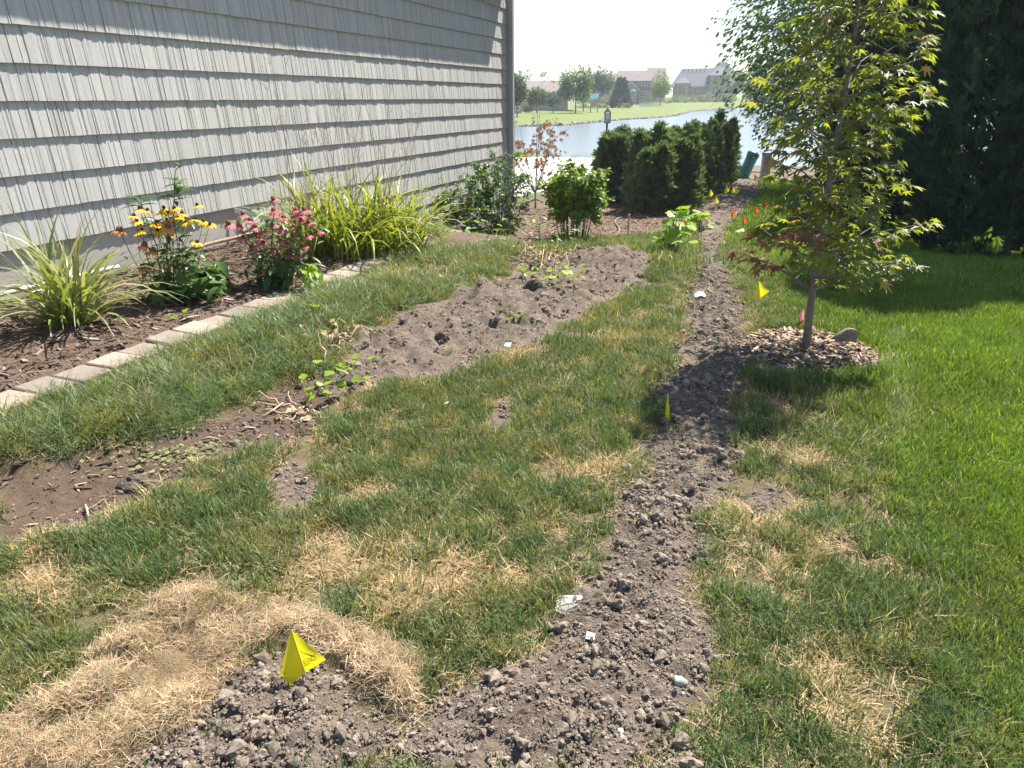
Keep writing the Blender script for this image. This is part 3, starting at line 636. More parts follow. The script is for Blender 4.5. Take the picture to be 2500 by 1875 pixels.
# ------------------------------------------------------------------ paver edging
edging = thing('paver_edging', 'pale concrete paver edging between flower bed and lawn', 'edging', (EDGE_X, 0, 0))
MAT_PAVER = concrete('paver_concrete', (0.285, 0.245, 0.21), 0.22)
import bmesh
def paver_mesh(l, w, h, seed):
    bm = bmesh.new(); bmesh.ops.create_cube(bm, size=1.0)
    for v in bm.verts: v.co = Vector((v.co.x*w, v.co.y*l, v.co.z*h))
    bmesh.ops.bevel(bm, geom=list(bm.edges), offset=0.006, segments=1, profile=0.5, affect='EDGES')
    me = bpy.data.meshes.new('paver'); bm.to_mesh(me); bm.free(); me.materials.append(MAT_PAVER); return me
PV = [paver_mesh(0.183, 0.20, 0.06, i) for i in range(3)]
y = 1.2; k = 0
while y < 7.6:
    x = -smooth(5.3, 7.6, y+0.1)*0.35
    zc = float(ground_base(EDGE_X+x, y+0.1))-0.018
    obj('paver', PV[k % 3], None, edging, (float(x)+random.uniform(-.006, .006), y+0.097, zc+random.uniform(-.009, .008)), (random.uniform(-.035, .035), random.uniform(-.04, .04)+0.03, random.uniform(-.03, .03)+float(smooth(5.4, 7, y))*0.12))
    y += 0.197; k += 1

# ------------------------------------------------------------------ leaves and plants
def strap(az, L, w, lean0, curl, seg=7, twist=0.0, fold=0.18, r=random, rise=0.0):
    """strap shaped leaf starting at the origin, arching over; two faces across so that it has a keel"""
    V = []; F = []; p = Vector((0, 0, 0)); ang = lean0; h = Vector((math.cos(az), math.sin(az), 0)); s = Vector((-math.sin(az), math.cos(az), 0))
    for k in range(seg+1):
        f = k/seg; wd = w*0.5*min(1.0, 0.55+1.6*f)*(1-f**3.0) if k < seg else 0.0006
        d = h*math.sin(ang)+Vector((0, 0, 1))*math.cos(ang); nrm = s.cross(d).normalized()
        ss = s*math.cos(twist*f)+nrm*math.sin(twist*f)
        V += [p-ss*wd+nrm*wd*fold, p.copy(), p+ss*wd+nrm*wd*fold]
        p = p+d*(L/seg); ang += curl/seg*(0.4+1.2*f)
    for k in range(seg):
        o = 3*k; F += [(o, o+1, o+4, o+3), (o+1, o+2, o+5, o+4)]
    return V, F
def blade_leaf(L, w, droop=0.6, fold=0.25, seg=6, shape=0.75, wave=0.0, seed=0):
    """pointed oval leaf along +X from the origin, top towards +Z"""
    V = []; F = []; p = Vector((0, 0, 0)); ang = 0.0; r = random.Random(seed)
    for k in range(seg+1):
        f = k/seg; wd = w*0.5*(math.sin(math.pi*min(1, f**shape))**0.85 if 0 < f < 1 else 0.02)
        d = Vector((math.cos(ang), 0, math.sin(ang))); n = Vector((-math.sin(ang), 0, math.cos(ang)))
        wv = wave*r.uniform(-1, 1)*w
        V += [p+Vector((0, wd, 0))+n*(wd*fold+wv), p.copy(), p+Vector((0, -wd, 0))+n*(wd*fold-wv)]
        p = p+d*(L/seg); ang -= droop/seg
    for k in range(seg):
        o = 3*k; F += [(o, o+3, o+4, o+1), (o+1, o+4, o+5, o+2)]
    return V, F
def leaf_mesh(name, VF, mat):
    me = bpy.data.meshes.new(name); me.from_pydata([tuple(v) for v in VF[0]], [], VF[1]); me.materials.append(mat); me.polygons.foreach_set('use_smooth', [True]*len(me.polygons)); me.update(); return me
def orient(d, up=(0, 0, 1), roll=0.0):
    """rotation taking +X to d, with +Z as near to up as possible"""
    d = Vector(d).normalized(); up = Vector(up)
    y = up.cross(d)
    if y.length < 1e-3: y = Vector((0, 1, 0))
    y.normalize(); z = d.cross(y); m = Matrix((d, y, z)).transposed()
    return (m @ Matrix.Rotation(roll, 3, 'X'))
def bake(protos, mats_M):
    """merge many placed copies (index, 4x4) of small prototype (V,F) arrays; equal face size"""
    Vs = []; Fs = []; off = 0; byp = {}
    for i, M_ in mats_M: byp.setdefault(i, []).append(M_)
    for i, Ms in byp.items():
        V, F = protos[i]; A_ = np.array([np.array(m) for m in Ms]); n = len(A_); k = len(V)
        P = np.einsum('nij,kj->nki', A_[:, :3, :3], V)+A_[:, None, :3, 3]
        Vs.append(P.reshape(-1, 3)); Fs.append((F[None]+(np.arange(n)*k)[:, None, None]+off).reshape(-1, F.shape[1])); off += n*k
    return np.concatenate(Vs), np.concatenate(Fs)
def xf(p, rot, s): return Matrix.Translation(p) @ rot.to_4x4() @ Matrix.Diagonal((s, s, s, 1))
def tri(VF):
    V, F = VF; out = []
    for f in F:
        for i in range(1, len(f)-1): out.append((f[0], f[i], f[i+1]))
    return np.array([tuple(v) for v in V], float), np.array(out)
def U(a, b): return random.uniform(a, b)

M_STRAP = leafmat('strappy_leaf', (0.16, 0.22, 0.06), (0.34, 0.37, 0.16), 0.35, 0.35, spec=0.5)
M_DAYLILY = leafmat('daylily_leaf', (0.16, 0.24, 0.03), (0.40, 0.42, 0.08), 0.4, 0.4)
M_DRYLEAF = leafmat('dry_leaf', (0.26, 0.19, 0.11), (0.46, 0.37, 0.23), 0.2, 0.8)
M_BROAD = leafmat('broad_leaf', (0.06, 0.12, 0.035), (0.11, 0.19, 0.05), 0.35, 0.38, spec=0.5)
M_LIME = leafmat('lime_leaf', (0.22, 0.34, 0.03), (0.30, 0.42, 0.05), 0.45)
M_STEM = plain('green_stem', (0.10, 0.15, 0.04), 0.6, 0.2, 9)
M_DRYSTEM = plain('dry_stem', (0.40, 0.31, 0.22), 0.8, 0.25, 12)
M_BARK = plain('smooth_bark', (0.20, 0.175, 0.155), 0.8, 0.3, 30, 0.6, 140)

# strappy clump by the foundation
def strap_clump(loc, n, L, w, mat, label, name, spread, singles=120, lean=(0.15, 0.95), curl=(0.9, 2.0), dry=0.08, group=None, cat='plant'):
    t = thing(name, label, cat, loc, 0, group); MV = []; MF = []; off = 0
    vs = []
    for k in range(16):
        vs.append(leaf_mesh('leaf', strap(0, 1.0, 1.0*U(0.9, 1.1), 0.0, 1.0), mat)); bpy.data.meshes.remove(vs.pop())
    for i in range(n):
        az = U(0, 6.283); f = U(0, 1)
        VF = strap(az, L*U(0.55, 1.05), w*U(0.7, 1.15), lean[0]+(lean[1]-lean[0])*f, U(*curl)*(0.6+0.4*f), 6, U(-1.0, 1.0))
        a = U(0, 6.28); rr = math.sqrt(U(0, 1)); b = Vector((rr*spread[0]*math.cos(a), rr*spread[1]*math.sin(a), 0))
        b.z = float(gz(loc[0]+b.x, loc[1]+b.y))-loc[2]-0.01
        m = M_DRYLEAF if U(0, 1) < dry else mat
        if i < singles: obj('leaf', leaf_mesh('leaf', VF, m), None, t, b)
        else:
            MV.append(np.array([tuple(v+b) for v in VF[0]])); MF.append(np.array(VF[1])+off); off += len(VF[0])
    if MV: tag(obj('leaf_mass', mesh_np('leaf_mass', np.concatenate(MV), np.concatenate(MF), None, True), mat, t), kind='stuff')
    return t
bx, by = -3.962, 3.070
strap_clump(tuple(g3(bx, by)), 170, 0.74, 0.020, M_STRAP, 'spiky clump of pale striped strap leaves at left end of the flower bed', 'strap_leaf_clump', (0.11, 0.11), 170, (0.08, 1.0), (1.2, 2.6), 0.04)
# daylilies: three clumps behind the pink flowers
for (bx, by), n, L, sp_, lab in zip([(-3.682, 5.365), (-3.395, 5.560), (-3.186, 5.883)], (165, 190, 170), (0.95, 0.92, 0.84), ((0.17, 0.22), (0.2, 0.32), (0.2, 0.32)),
        ('tall green daylily clump rising right behind the pink coneflowers', 'yellowing daylily clump in the middle of the row against the siding', 'arching yellow green daylily clump at the right end nearest the corner')):
    bx -= 0.12
    t = strap_clump((bx, by, float(gz(bx, by))), n, L, 0.023, M_DAYLILY, lab, 'daylily_clump', sp_, 95, (0.03, 0.7), (1.7, 3.3), 0.14, 'daylilies along the wall')
    for i in range(9):      # dried flower stalks
        h = L*U(1.05, 1.75); a = U(0, 6.28); b = Vector((U(-.16, .16), U(-.28, .28), 0)); le = U(0.02, 0.22)
        pts = [b+Vector((math.cos(a)*le*h*f*f, math.sin(a)*le*h*f*f, h*f)) for f in (0, .25, .5, .75, 1)]
        m = MB(); m.tube(pts, [.0035, .003, .0026, .002, .0012], 5)
        for q in range(random.randint(2, 5)):
            p = pts[3].lerp(pts[4], U(0, 1)); e = p+Vector((U(-.06, .06), U(-.06, .06), U(.03, .09))); m.tube([p, p.lerp(e, .5)+Vector((0, 0, .008)), e], [.0016, .0014, .002], 4)
        m.obj('dry_stalk', M_DRYSTEM, t)

# cone flowers
M_YEL = leafmat('yellow_petal', (0.80, 0.50, 0.012), (0.85, 0.58, 0.02), 0.3, 0.6); M_ORA = leafmat('orange_petal', (0.62, 0.27, 0.08), (0.70, 0.36, 0.14), 0.3, 0.6)
M_PINK = leafmat('pink_petal', (0.50, 0.13, 0.22), (0.62, 0.24, 0.30), 0.35, 0.6); M_CONE = plain('dark_cone', (0.045, 0.022, 0.014), 0.9, 0.4, 120, 1.0, 400); M_CONE2 = plain('rusty_cone', (0.24, 0.09, 0.035), 0.9, 0.4, 120, 1.0, 400)
def flower_meshes(mat, cmat, rad, np_, droop, cone_h, cone_r):
    V = []; F = []
    for i in range(np_):
        a = 2*math.pi*i/np_+U(-.12, .12); v, f = blade_leaf(rad*U(0.85, 1.1), rad*0.36, droop*U(.7, 1.3), 0.15, 3, 0.6); o = len(V)
        rot = Matrix.Rotation(a, 3, 'Z') @ Matrix.Rotation(0.15+droop*0.3, 3, 'Y'); V += [rot @ q + Vector((math.cos(a), math.sin(a), 0))*cone_r*0.6 for q in v]; F += [tuple(j+o for j in q) for q in f]
    pm = leaf_mesh('flower', (V, F), mat)
    b = MB(); n = 8; prof = [(cone_r*0.7, -0.006), (cone_r, cone_h*0.2), (cone_r*0.85, cone_h*0.6), (cone_r*0.45, cone_h*0.92)]
    for rr, z in prof: b.v += [(rr*math.cos(2*math.pi*k/n), rr*math.sin(2*math.pi*k/n), z) for k in range(n)]
    for i in range(3):
        for k in range(n): b.f.append((i*n+k, i*n+(k+1) % n, (i+1)*n+(k+1) % n, (i+1)*n+k)); b.m.append(0)
    b.v.append((0, 0, cone_h)); b.f += [(3*n+k, 3*n+(k+1) % n, 4*n) for k in range(n)]; b.m += [0]*n
    cm_ = b.mesh('cone', True); cm_.materials.append(cmat); return pm, cm_
YF = [flower_meshes(M_YEL, M_CONE, 0.045, 12, 0.45, 0.020, 0.012) for _ in range(4)]
OF = [flower_meshes(M_ORA, M_CONE2, 0.055, 13, 1.1, 0.032, 0.022) for _ in range(2)]
PF = [flower_meshes(M_PINK, M_CONE2, 0.047, 15, 0.75, 0.028, 0.017) for _ in range(5)]
def put_flower(parent, proto, p, tilt=0.35):
    rot = Euler((U(-tilt, tilt), U(-tilt, tilt), U(0, 6.28)))
    f = obj('flower', proto[0], None, parent, p, rot, [U(0.85, 1.15)]*3); obj('cone', proto[1], None, f)
def stem_to(parent, a, b, rad=0.003, mat=None, name='stem', bow=0.05):
    a, b = Vector(a), Vector(b); m = a.lerp(b, .5)+Vector((U(-bow, bow), U(-bow, bow), 0.02)); return MB().tube([a, a.lerp(m, .6), m, b], [rad*1.3, rad*1.1, rad, rad*.8], 5).obj(name, mat or M_STEM, parent, True)
BROAD = [leaf_mesh('leaf', blade_leaf(0.15, 0.062, U(.5, 1.3), .22, 6, 0.7, 0.06, i), M_BROAD) for i in range(6)]
LANCE = [leaf_mesh('leaf', blade_leaf(0.12, 0.032, U(.3, .9), .25, 5, 0.75, 0.04, i+20), M_BROAD) for i in range(6)]
LIMEL = [leaf_mesh('leaf', blade_leaf(0.14, 0.055, U(.4, 1.0), .22, 6, 0.7, 0.06, i+40), M_LIME) for i in range(4)]
def put_leaf(parent, mesh, p, az, pitch, s=1.0):
    d = Vector((math.cos(az)*math.cos(pitch), math.sin(az)*math.cos(pitch), math.sin(pitch)))
    o = obj('leaf', mesh, None, parent, p, orient(d, roll=U(-.4, .4)).to_euler(), [s]*3); return o

RV_ = Vector((math.cos(YAW), math.sin(YAW), 0))    # horizontal direction across the picture
# yellow coneflowers
SL = 0.168; bx, by = -3.789, 3.710; K = 0.274/100
pl = thing('yellow_coneflower', 'black eyed yellow daisies with a few orange coneflowers and broad leaves', 'flowering plant', tuple(g3(bx, by)))
def rel(dx, z, dep=0.0):
    return RV_*((dx+SL*z)*K)+Vector((-math.sin(YAW), math.cos(YAW), 0))*dep+Vector((0, 0, z*K*1.06))
yel = [(1090, 405), (1165, 415), (1270, 420), (1320, 430), (1400, 390), (1485, 395), (1130, 470), (1390, 455), (1270, 490), (1185, 530), (1270, 540), (1205, 580), (1060, 575), (1510, 480), (1530, 510), (1640, 505), (1520, 640), (1235, 440), (1300, 395), (1210, 500), (1330, 480), (1150, 540), (1300, 600), (1440, 430), (1420, 500), (1360, 420), (1250, 555), (1100, 440)]
for a, c in yel:
    dx, z = a*.3165-430, 335-c*.3165
    p = rel(dx, z, U(-.1, .1)); stem_to(pl, rel(dx*0.3+U(-15, 15), 20, U(-.08, .08)), p, 0.002); put_flower(pl, YF[random.randrange(4)], p, .3)
for a, c, k in ((1000, 535, 0), (1355, 510, 1), (1165, 795, 0), (1180, 640, 1), (1240, 680, 0)):
    dx, z = a*.3165-430, 335-c*.3165
    p = rel(dx, z, -0.1); stem_to(pl, rel(dx*0.4, 10), p, 0.003); put_flower(pl, OF[k], p, 0.5)
top = rel(-8, 260, 0.05); stem_to(pl, rel(-5, 0), top, 0.004, bow=0.02); stem_to(pl, rel(-30, 0), rel(-92, 225, .05), 0.004)
for z in range(7):
    for s in range(3): put_leaf(pl, LANCE[random.randrange(6)], rel(-10+z, 222+z*7, .05), U(0, 6.28), U(-.2, .5), 1.05)
for s in range(9): put_leaf(pl, LANCE[random.randrange(6)], rel(-92, 210+U(0, 22), .05), U(0, 6.28), U(0, .7), 1.05)
for i in range(6): put_leaf(pl, LANCE[i], rel(6, 292+i*3, .05), U(0, 6.28), U(.3, 1.0), 0.35)
stem_to(pl, top, rel(8, 300, .05), 0.003, bow=.01)
for i in range(110):
    dx = random.gauss(5, 48); h = abs(random.gauss(0, 45)); a = U(0, 6.28)
    put_leaf(pl, BROAD[random.randrange(6)], rel(dx, 6+h, U(-.14, .14)), a, U(-.5, .5), U(0.65, 1.15))
for i in range(130):
    put_leaf(pl, LANCE[random.randrange(6)], rel(random.gauss(-5, 42), U(50, 185), U(-.12, .12)), U(0, 6.28), U(-.4, .6), U(0.5, 0.95))
# hosta like leaves spilling to the right
bx2, by2 = -3.770, 4.018
hp = thing('hosta_clump', 'low clump of broad drooping dark green leaves right of the yellow daisies', 'plant', tuple(g3(bx2, by2)))
for i in range(60):
    a = U(0, 6.28); put_leaf(hp, BROAD[random.randrange(6)], Vector((U(-.07, .07), U(-.07, .07), U(0.02, 0.16))), a, U(-.1, .75), U(0.9, 1.5))
# pink coneflowers
SL = 0.114; bx, by = -3.428, 4.369; K = 0.299/100
pk = thing('pink_coneflower', 'bushy pink coneflowers with rusty cones beside the daylilies', 'flowering plant', tuple(g3(bx, by)))
pink = [(510,490),(585,540),(550,560),(320,575),(395,605),(240,630),(345,630),(285,665),(425,655),(355,725),(270,760),(465,725),(475,770),(545,650),(630,600),(630,665),(685,580),(710,555),(745,580),(770,610),(800,540),(830,625),(600,745),(690,725),(845,725),(805,725),(785,790),(530,840),(670,850),(745,865),(465,980),(500,950),(725,650),(440,700),(660,770),(390,800)]
for a, c in pink:
    dx, z = 500+a*.3165-690, 345-c*.3165
    p = rel(dx, z, U(-.14, .10)); stem_to(pk, rel(dx*0.3, 5, U(-.06, .06)), p, 0.0025); put_flower(pk, PF[random.randrange(5)], p, 0.35)
for i in range(300):
    f = U(0, 1); dx = random.gauss(-8, 30+35*f); put_leaf(pk, LANCE[random.randrange(6)], rel(dx, 8+f*150, U(-.15, .13)), U(0, 6.28), U(-.6, .6), U(0.55, 0.95))
for i in range(34): put_leaf(pk, BROAD[random.randrange(6)], rel(random.gauss(-5, 28), U(8, 70), U(-.14, .05)), U(0, 6.28), U(-.7, .2), U(0.8, 1.1))
for i in range(22): put_leaf(pk, LIMEL[random.randrange(4)], rel(U(45, 95), U(-12, 60), U(-.15, 0)), U(-1.2, 0.6), U(-.9, .1), U(0.6, 1.0))

# generic leafy bush -----------------------------------------------------
def leaf_proto(L, w, droop=0.4, seed=0): return tri(blade_leaf(L, w, droop, 0.2, 2, 0.7, 0.05, seed))
def bush(name, label, cat, loc, blobs, nleaf, lsize, mat, stems=(), stem_mat=None, up=0.3, group=None, lw=0.55, droop=0.4, shell=0.35, crown='foliage'):
    t = thing(name, label, cat, loc, 0, group)
    for s in stems: MB().tube([Vector(p) for p in s[0]], s[1], 5).obj('stem', stem_mat or M_BARK, t, True)
    protos = [leaf_proto(1.0, lw, droop*U(.5, 1.4), k) for k in range(5)]; L_ = []
    w = np.array([b[3]*b[4]*b[5] for b in blobs], float)**0.75; w /= w.sum()
    for i in range(nleaf):
        cx, cy_, cz, rx, ry, rz = blobs[RNG.choice(len(blobs), p=w)]
        d = Vector(RNG.normal(size=3)).normalized(); q = U(shell, 1)**0.5*(0.55+0.8*vn3(d*2.6+Vector((cx*3, cy_*3, cz*3))))
        p = Vector((cx+d.x*rx*q, cy_+d.y*ry*q, cz+d.z*rz*q))
        if p.z < 0.01: continue
        dd = Vector((d.x+U(-.6, .6), d.y+U(-.6, .6), up+U(-.6, .6)))
        L_.append((random.randrange(5), xf(p, orient(dd, roll=U(-.9, .9)), lsize*U(.6, 1.25))))
    V, F = bake(protos, L_); o = obj(crown, mesh_np(crown, V, F), mat, t)
    if crown == 'foliage': tag(o, kind='stuff')
    return t
def vn3(v): return float(0.5*vnoise(v.x+v.z*0.7, v.y-v.z*0.6, 3)+0.5*vnoise(v.y*1.3, v.z*1.3+v.x, 4))
M_SHRUB = leafmat('shrub_leaf', (0.13, 0.21, 0.05), (0.27, 0.36, 0.08), 0.5, 0.4); M_CORNER = leafmat('corner_shrub_leaf', (0.07, 0.135, 0.05), (0.14, 0.23, 0.07), 0.4, 0.4)

def twig_shrub(name, label, loc, nst, H, Rb, Rt, nleaf, ls, mat, low=.3, bow=.5):
    """shrub of upright stems that fan out, leaves set along their upper part and along side twigs"""
    t = thing(name, label, 'shrub', loc); protos = [leaf_proto(1.0, .6, .7*U(.5, 1.4), k) for k in range(5)]; L_ = []; tw = MB()
    for i in range(nst):
        a = i*2.4+U(-.3, .3); f = math.sqrt((i+.5)/nst); r0 = Rb*f; r1 = Rt*f*U(.8, 1.1); h = H*(1-.30*f*f)*U(.78, 1.04); d = Vector((math.cos(a), math.sin(a), 0))
        P = [d*r0, d*(r0+(r1-r0)*.35)+Vector((0, 0, h*.4)), d*(r0+(r1-r0)*.8)+Vector((0, 0, h*.75)), d*r1+Vector((0, 0, h))]
        MB().tube(P, [.006, .005, .004, .0015], 5).obj('stem', M_BARK, t, True)
        for k in range(7):
            g = U(low, .98)*3; j = min(2, int(g)); q = P[j].lerp(P[j+1], g-j); e = q+Vector((d.x*.5+U(-1, 1), d.y*.5+U(-1, 1), U(.1, 1.1))).normalized()*Rt*U(.2, .5); tw.tube([q, e], [.002, .001], 3, cap=False)
            for m in range(max(3, int(nleaf/nst/7))):
                p = q.lerp(e, U(.1, 1.08))+Vector((random.gauss(0, .02), random.gauss(0, .02), random.gauss(0, .02))); L_.append((random.randrange(5), xf(p, orient((d.x*.6+U(-1, 1), d.y*.6+U(-1, 1), U(-.7, .5)), roll=U(-.7, .7)), ls*U(.6, 1.25))))
    tag(tw.obj('twigs', M_BARK, t), kind='stuff'); V, F = bake(protos, L_); tag(obj('foliage', mesh_np('foliage', V, F), mat, t), kind='stuff'); return t

# ------------------------------------------------------------------ shrubs by the corner
DV_ = Vector((-math.sin(YAW), math.cos(YAW), 0))   # horizontal direction away from the viewer
def at_base(x, y): return (x, y, float(gz(x, y))-0.01)
twig_shrub('corner_shrub', 'dense green shrub against the house siding, left of two', at_base(-4.36, 9.75), 18, 1.0, .14, .40, 3000, .06, M_CORNER, .08)
twig_shrub('corner_shrub', 'taller green shrub right at the downspout with loose top', at_base(-4.10, 10.45), 24, 1.5, .16, .46, 4200, .062, M_CORNER, .06)
x, y = -2.246, 7.957; HK = 0.906; SK = 0.347
twig_shrub('leafy_shrub', 'upright yellow green shrub with bare lower stems in front of the evergreens', at_base(x, y), 30, HK, .16, SK*.86, 4200, .068, M_SHRUB, .36)
# small weeds and a lily in front of it
M_WEED = leafmat('weed_leaf', (0.14, 0.24, 0.05), (0.26, 0.36, 0.09), 0.4, 0.5)
WEEDL = [leaf_mesh('leaf', blade_leaf(0.10, 0.035, U(.4, 1.1), .2, 4, 0.7, 0.05, i+60), M_WEED) for i in range(4)]
ROUNDL = [leaf_mesh('leaf', blade_leaf(0.05, 0.045, U(.2, .6), .15, 4, 0.6, 0.06, i+70), M_LIME) for i in range(3)]
def weed(px, n, h, spread, label, leaves=WEEDL, s=(0.6, 1.1)):
    t = thing('weed', label, 'weed', at_base(*px), 0, 'weeds around the bare soil')
    for k in range(max(2, n//6)):
        e = Vector((U(-spread, spread)*.6, U(-spread, spread)*.6, h*U(.6, 1))); stem_to(t, (0, 0, 0), e, 0.0018)
    for k in range(n): put_leaf(t, random.choice(leaves), Vector((U(-spread, spread), U(-spread, spread), h*U(.1, 1))), U(0, 6.28), U(-.3, .7), U(*s))
    return t
weed((-2.365, 7.128), 34, 0.42, 0.16, 'upright weed with lance leaves left of the rounded shrub')
weed((-2.229, 7.352), 26, 0.18, 0.18, 'low silvery weed at the foot of the rounded shrub')
weed((-2.745, 6.549), 30, 0.25, 0.2, 'weedy tuft at the foot of the corner shrubs')
weed((-1.651, 5.466), 22, 0.16, 0.16, 'sprawling lime green vine weed on the bare soil mound', ROUNDL, (0.8, 1.5))
weed((-1.956, 5.553), 8, 0.10, 0.10, 'lime seedling beside the dark clods on the bare soil', ROUNDL, (0.8, 1.4))
weed((-2.084, 2.905), 18, 0.12, 0.14, 'pale green weed where bare soil meets the dark dirt', ROUNDL, (0.8, 1.3))
weed((-2.118, 3.232), 14, 0.06, 0.12, 'small bright green weed beside the dead vines', ROUNDL, (0.8, 1.3))
weed((-3.445, 3.345), 6, 0.06, 0.07, 'yellow green seedling on the mulch near the pavers', ROUNDL, (0.8, 1.2))
weed((-2.741, 3.770), 8, 0.10, 0.06, 'lone lime sprout in the long grass below the pink coneflowers', ROUNDL, (0.9, 1.4))
weed((-1.678, 4.434), 9, 0.05, 0.10, 'flat yellow weed on the front face of the soil mound', ROUNDL, (0.6, 1.0))
M_GREYW = leafmat('ground_weed_leaf', (0.15, 0.20, 0.07), (0.25, 0.29, 0.11), 0.3, 0.6)
GWL = [leaf_mesh('leaf', blade_leaf(0.022, 0.016, .3, .15, 2, 0.6, 0.05, i+80), M_GREYW) for i in range(2)]
tg = thing('creeping_weed', 'flat mat of grey green creeping weed at the edge of the dark dirt', 'weed', at_base(-2.309, 2.058))
for k in range(150):
    q = Vector((random.gauss(0, .13), random.gauss(0, .07), 0)); q = Matrix.Rotation(0.75, 3, 'Z') @ q; q.z = float(gz(tg.location.x+q.x, tg.location.y+q.y))-tg.location.z+U(.008, .03); put_leaf(tg, random.choice(GWL), q, U(0, 6.28), U(-.2, .4), U(.8, 1.5))

# squash plants with big round leaves
M_SQUASH = leafmat('squash_leaf', (0.20, 0.36, 0.03), (0.34, 0.48, 0.05), 0.5, 0.45)
def squash_leaf(s):
    V = [Vector((0, 0, 0))]; n = 14
    for k in range(n):
        a = -2.75+5.5*k/(n-1); r = (0.85+0.15*math.cos(5*a))*U(.93, 1.05); V.append(Vector((r*math.cos(a)+.25, r*math.sin(a), -0.18*r*r+0.08*math.sin(3*a))))
    return V, [(0, k, k+1) for k in range(1, n)]
SQL = [leaf_mesh('leaf', squash_leaf(1), M_SQUASH) for _ in range(4)]
def squash(px, n, h, rad, ls, label):
    t = thing('squash_plant', label, 'plant', at_base(*px), 0, 'squash plants beside the trench')
    for k in range(n):
        a = U(0, 6.28); r = rad*math.sqrt(U(0, 1)); e = Vector((math.cos(a)*r, math.sin(a)*r, h*U(.35, 1)*(1.1-.5*r/rad))); stem_to(t, (U(-.05, .05), U(-.05, .05), 0), e, 0.004)
        put_leaf(t, random.choice(SQL), e, a, U(-.7, .5), ls*U(.7, 1.2))
squash((-1.092, 7.548), 24, 0.58, 0.20, 0.085, 'nearer squash plant with large round lime leaves')
squash((-1.503, 13.387), 24, 0.40, 0.22, 0.085, 'farther squash plant with lobed leaves below the yellow flags')

# ------------------------------------------------------------------ evergreens
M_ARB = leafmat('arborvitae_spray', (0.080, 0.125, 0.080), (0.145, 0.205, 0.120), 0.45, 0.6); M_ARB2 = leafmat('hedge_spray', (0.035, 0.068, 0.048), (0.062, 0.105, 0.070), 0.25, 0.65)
def spray_proto(seed, n=6):
    r = random.Random(seed); V = []; F = []
    for k in range(n):
        f = k/(n-1); a = (f-.5)*1.5+r.uniform(-.15, .15); st = 0.35*abs(f-.5); l = r.uniform(.5, .75)*(1-.3*abs(f-.5)); o = len(V); w = .055
        bx_ = st*0.3+r.uniform(0, .3); d = Vector((math.cos(a), math.sin(a), r.uniform(-.2, .2))); s = Vector((-d.y, d.x, 0))*w
        p = Vector((bx_, 0, 0)); V += [p-s*.5, p+s*.5, p+d*l*.6+s*1.1, p+d*l*.6-s*1.1, p+d*l]; F += [(o, o+1, o+2), (o, o+2, o+3), (o+3, o+2, o+4)]
    return np.array([tuple(v) for v in V]), np.array(F)
SPR = [spray_proto(i) for i in range(6)]
def crown_mesh(name, H, Rr, n, size, top=2.2, base=0.03, lump=0.3, upness=1.1, seed=0, deep=0.72, full=0.6):
    rr = np.random.default_rng(seed); L_ = []
    for i in range(n):
        h = base+(1-base)*rr.uniform()**0.9; a = rr.uniform(0, 6.283)
        prof = max(0.02, 1-h**top)**full*(0.72+0.28*min(1, h/0.12))
        nz = float(fbm(np.array(a*1.6+seed*5), np.array(h*H*2.2), seed+3, 3)); nz2 = float(vnoise(np.array(a*6.0), np.array(h*H*6), seed+9))
        r = Rr*prof*(1-lump/2+lump*1.3*(nz-.15)+0.12*(nz2-.5))*(deep+(1-deep)*rr.uniform()**0.5)
        d = Vector((math.cos(a), math.sin(a), 0)); p = d*r; p.z = h*H
        dd = d*rr.uniform(.3, 1.0)+Vector((rr.normal(0, .3), rr.normal(0, .3), upness*rr.uniform(.3, 1.2)))
        side = d.cross(Vector((0, 0, 1)))
        L_.append((int(rr.integers(0, 6)), xf(p, orient(dd, up=d*rr.uniform(.2, 1)+side*rr.normal(0, .7)+Vector((0, 0, .2))), size*rr.uniform(.6, 1.3))))
    V, F = bake(SPR, L_); return mesh_np(name, V, F)
def evergreen(name, label, loc, me, mat, H, cat='shrub', group=None, rz=0.0, sc=(1, 1, 1), twigs=0, trunk=0.05):
    t = thing(name, label, cat, loc, rz, group); t.scale = sc
    obj('crown', me, mat, t); MB().tube([(0, 0, -.05), (0, 0, H*.5), (0.02, 0, H*.85)], [trunk, trunk*.7, .01], 6).obj('trunk', M_BARK, t, True)
    for k in range(twigs):
        a = U(0, 6.28); MB().tube([(math.cos(a)*.05, math.sin(a)*.05, 0), (math.cos(a)*.3, math.sin(a)*.3, .45)], [.012, .006], 4).obj('branch', M_BARK, t)
    return t
def multi_crown(name, H, Rr, leaders, n, size, seed):
    rr = np.random.default_rng(seed); Vs = []; Fs = []; off = 0
    for k in range(leaders):
        a = k*2.4+rr.uniform(-.4, .4); r_ = Rr*.62*math.sqrt((k+.3)/leaders); hk = H*(1-.28*(r_/Rr)**1.2)*rr.uniform(.82, 1.02)
        tmp = crown_mesh('tmp', hk, Rr*rr.uniform(.42, .58), n//leaders, size, 1.2, .03, .5, 1.9, seed*7+k, .35, .7)
        v = np.array([q.co[:] for q in tmp.vertices]); f = np.array([list(q.vertices) for q in tmp.polygons]); bpy.data.meshes.remove(tmp)
        v[:, 0] += math.cos(a)*r_*(1+.12*v[:, 2]); v[:, 1] += math.sin(a)*r_*(1+.12*v[:, 2]); Vs.append(v); Fs.append(f+off); off += len(v)
    return mesh_np(name, np.concatenate(Vs), np.concatenate(Fs))
EV = [multi_crown('crown', 1.9, 0.78, 13, 7000, 0.20, 11+k) for k in range(2)]
G_EV = 'evergreen bushes on the mulch bed'
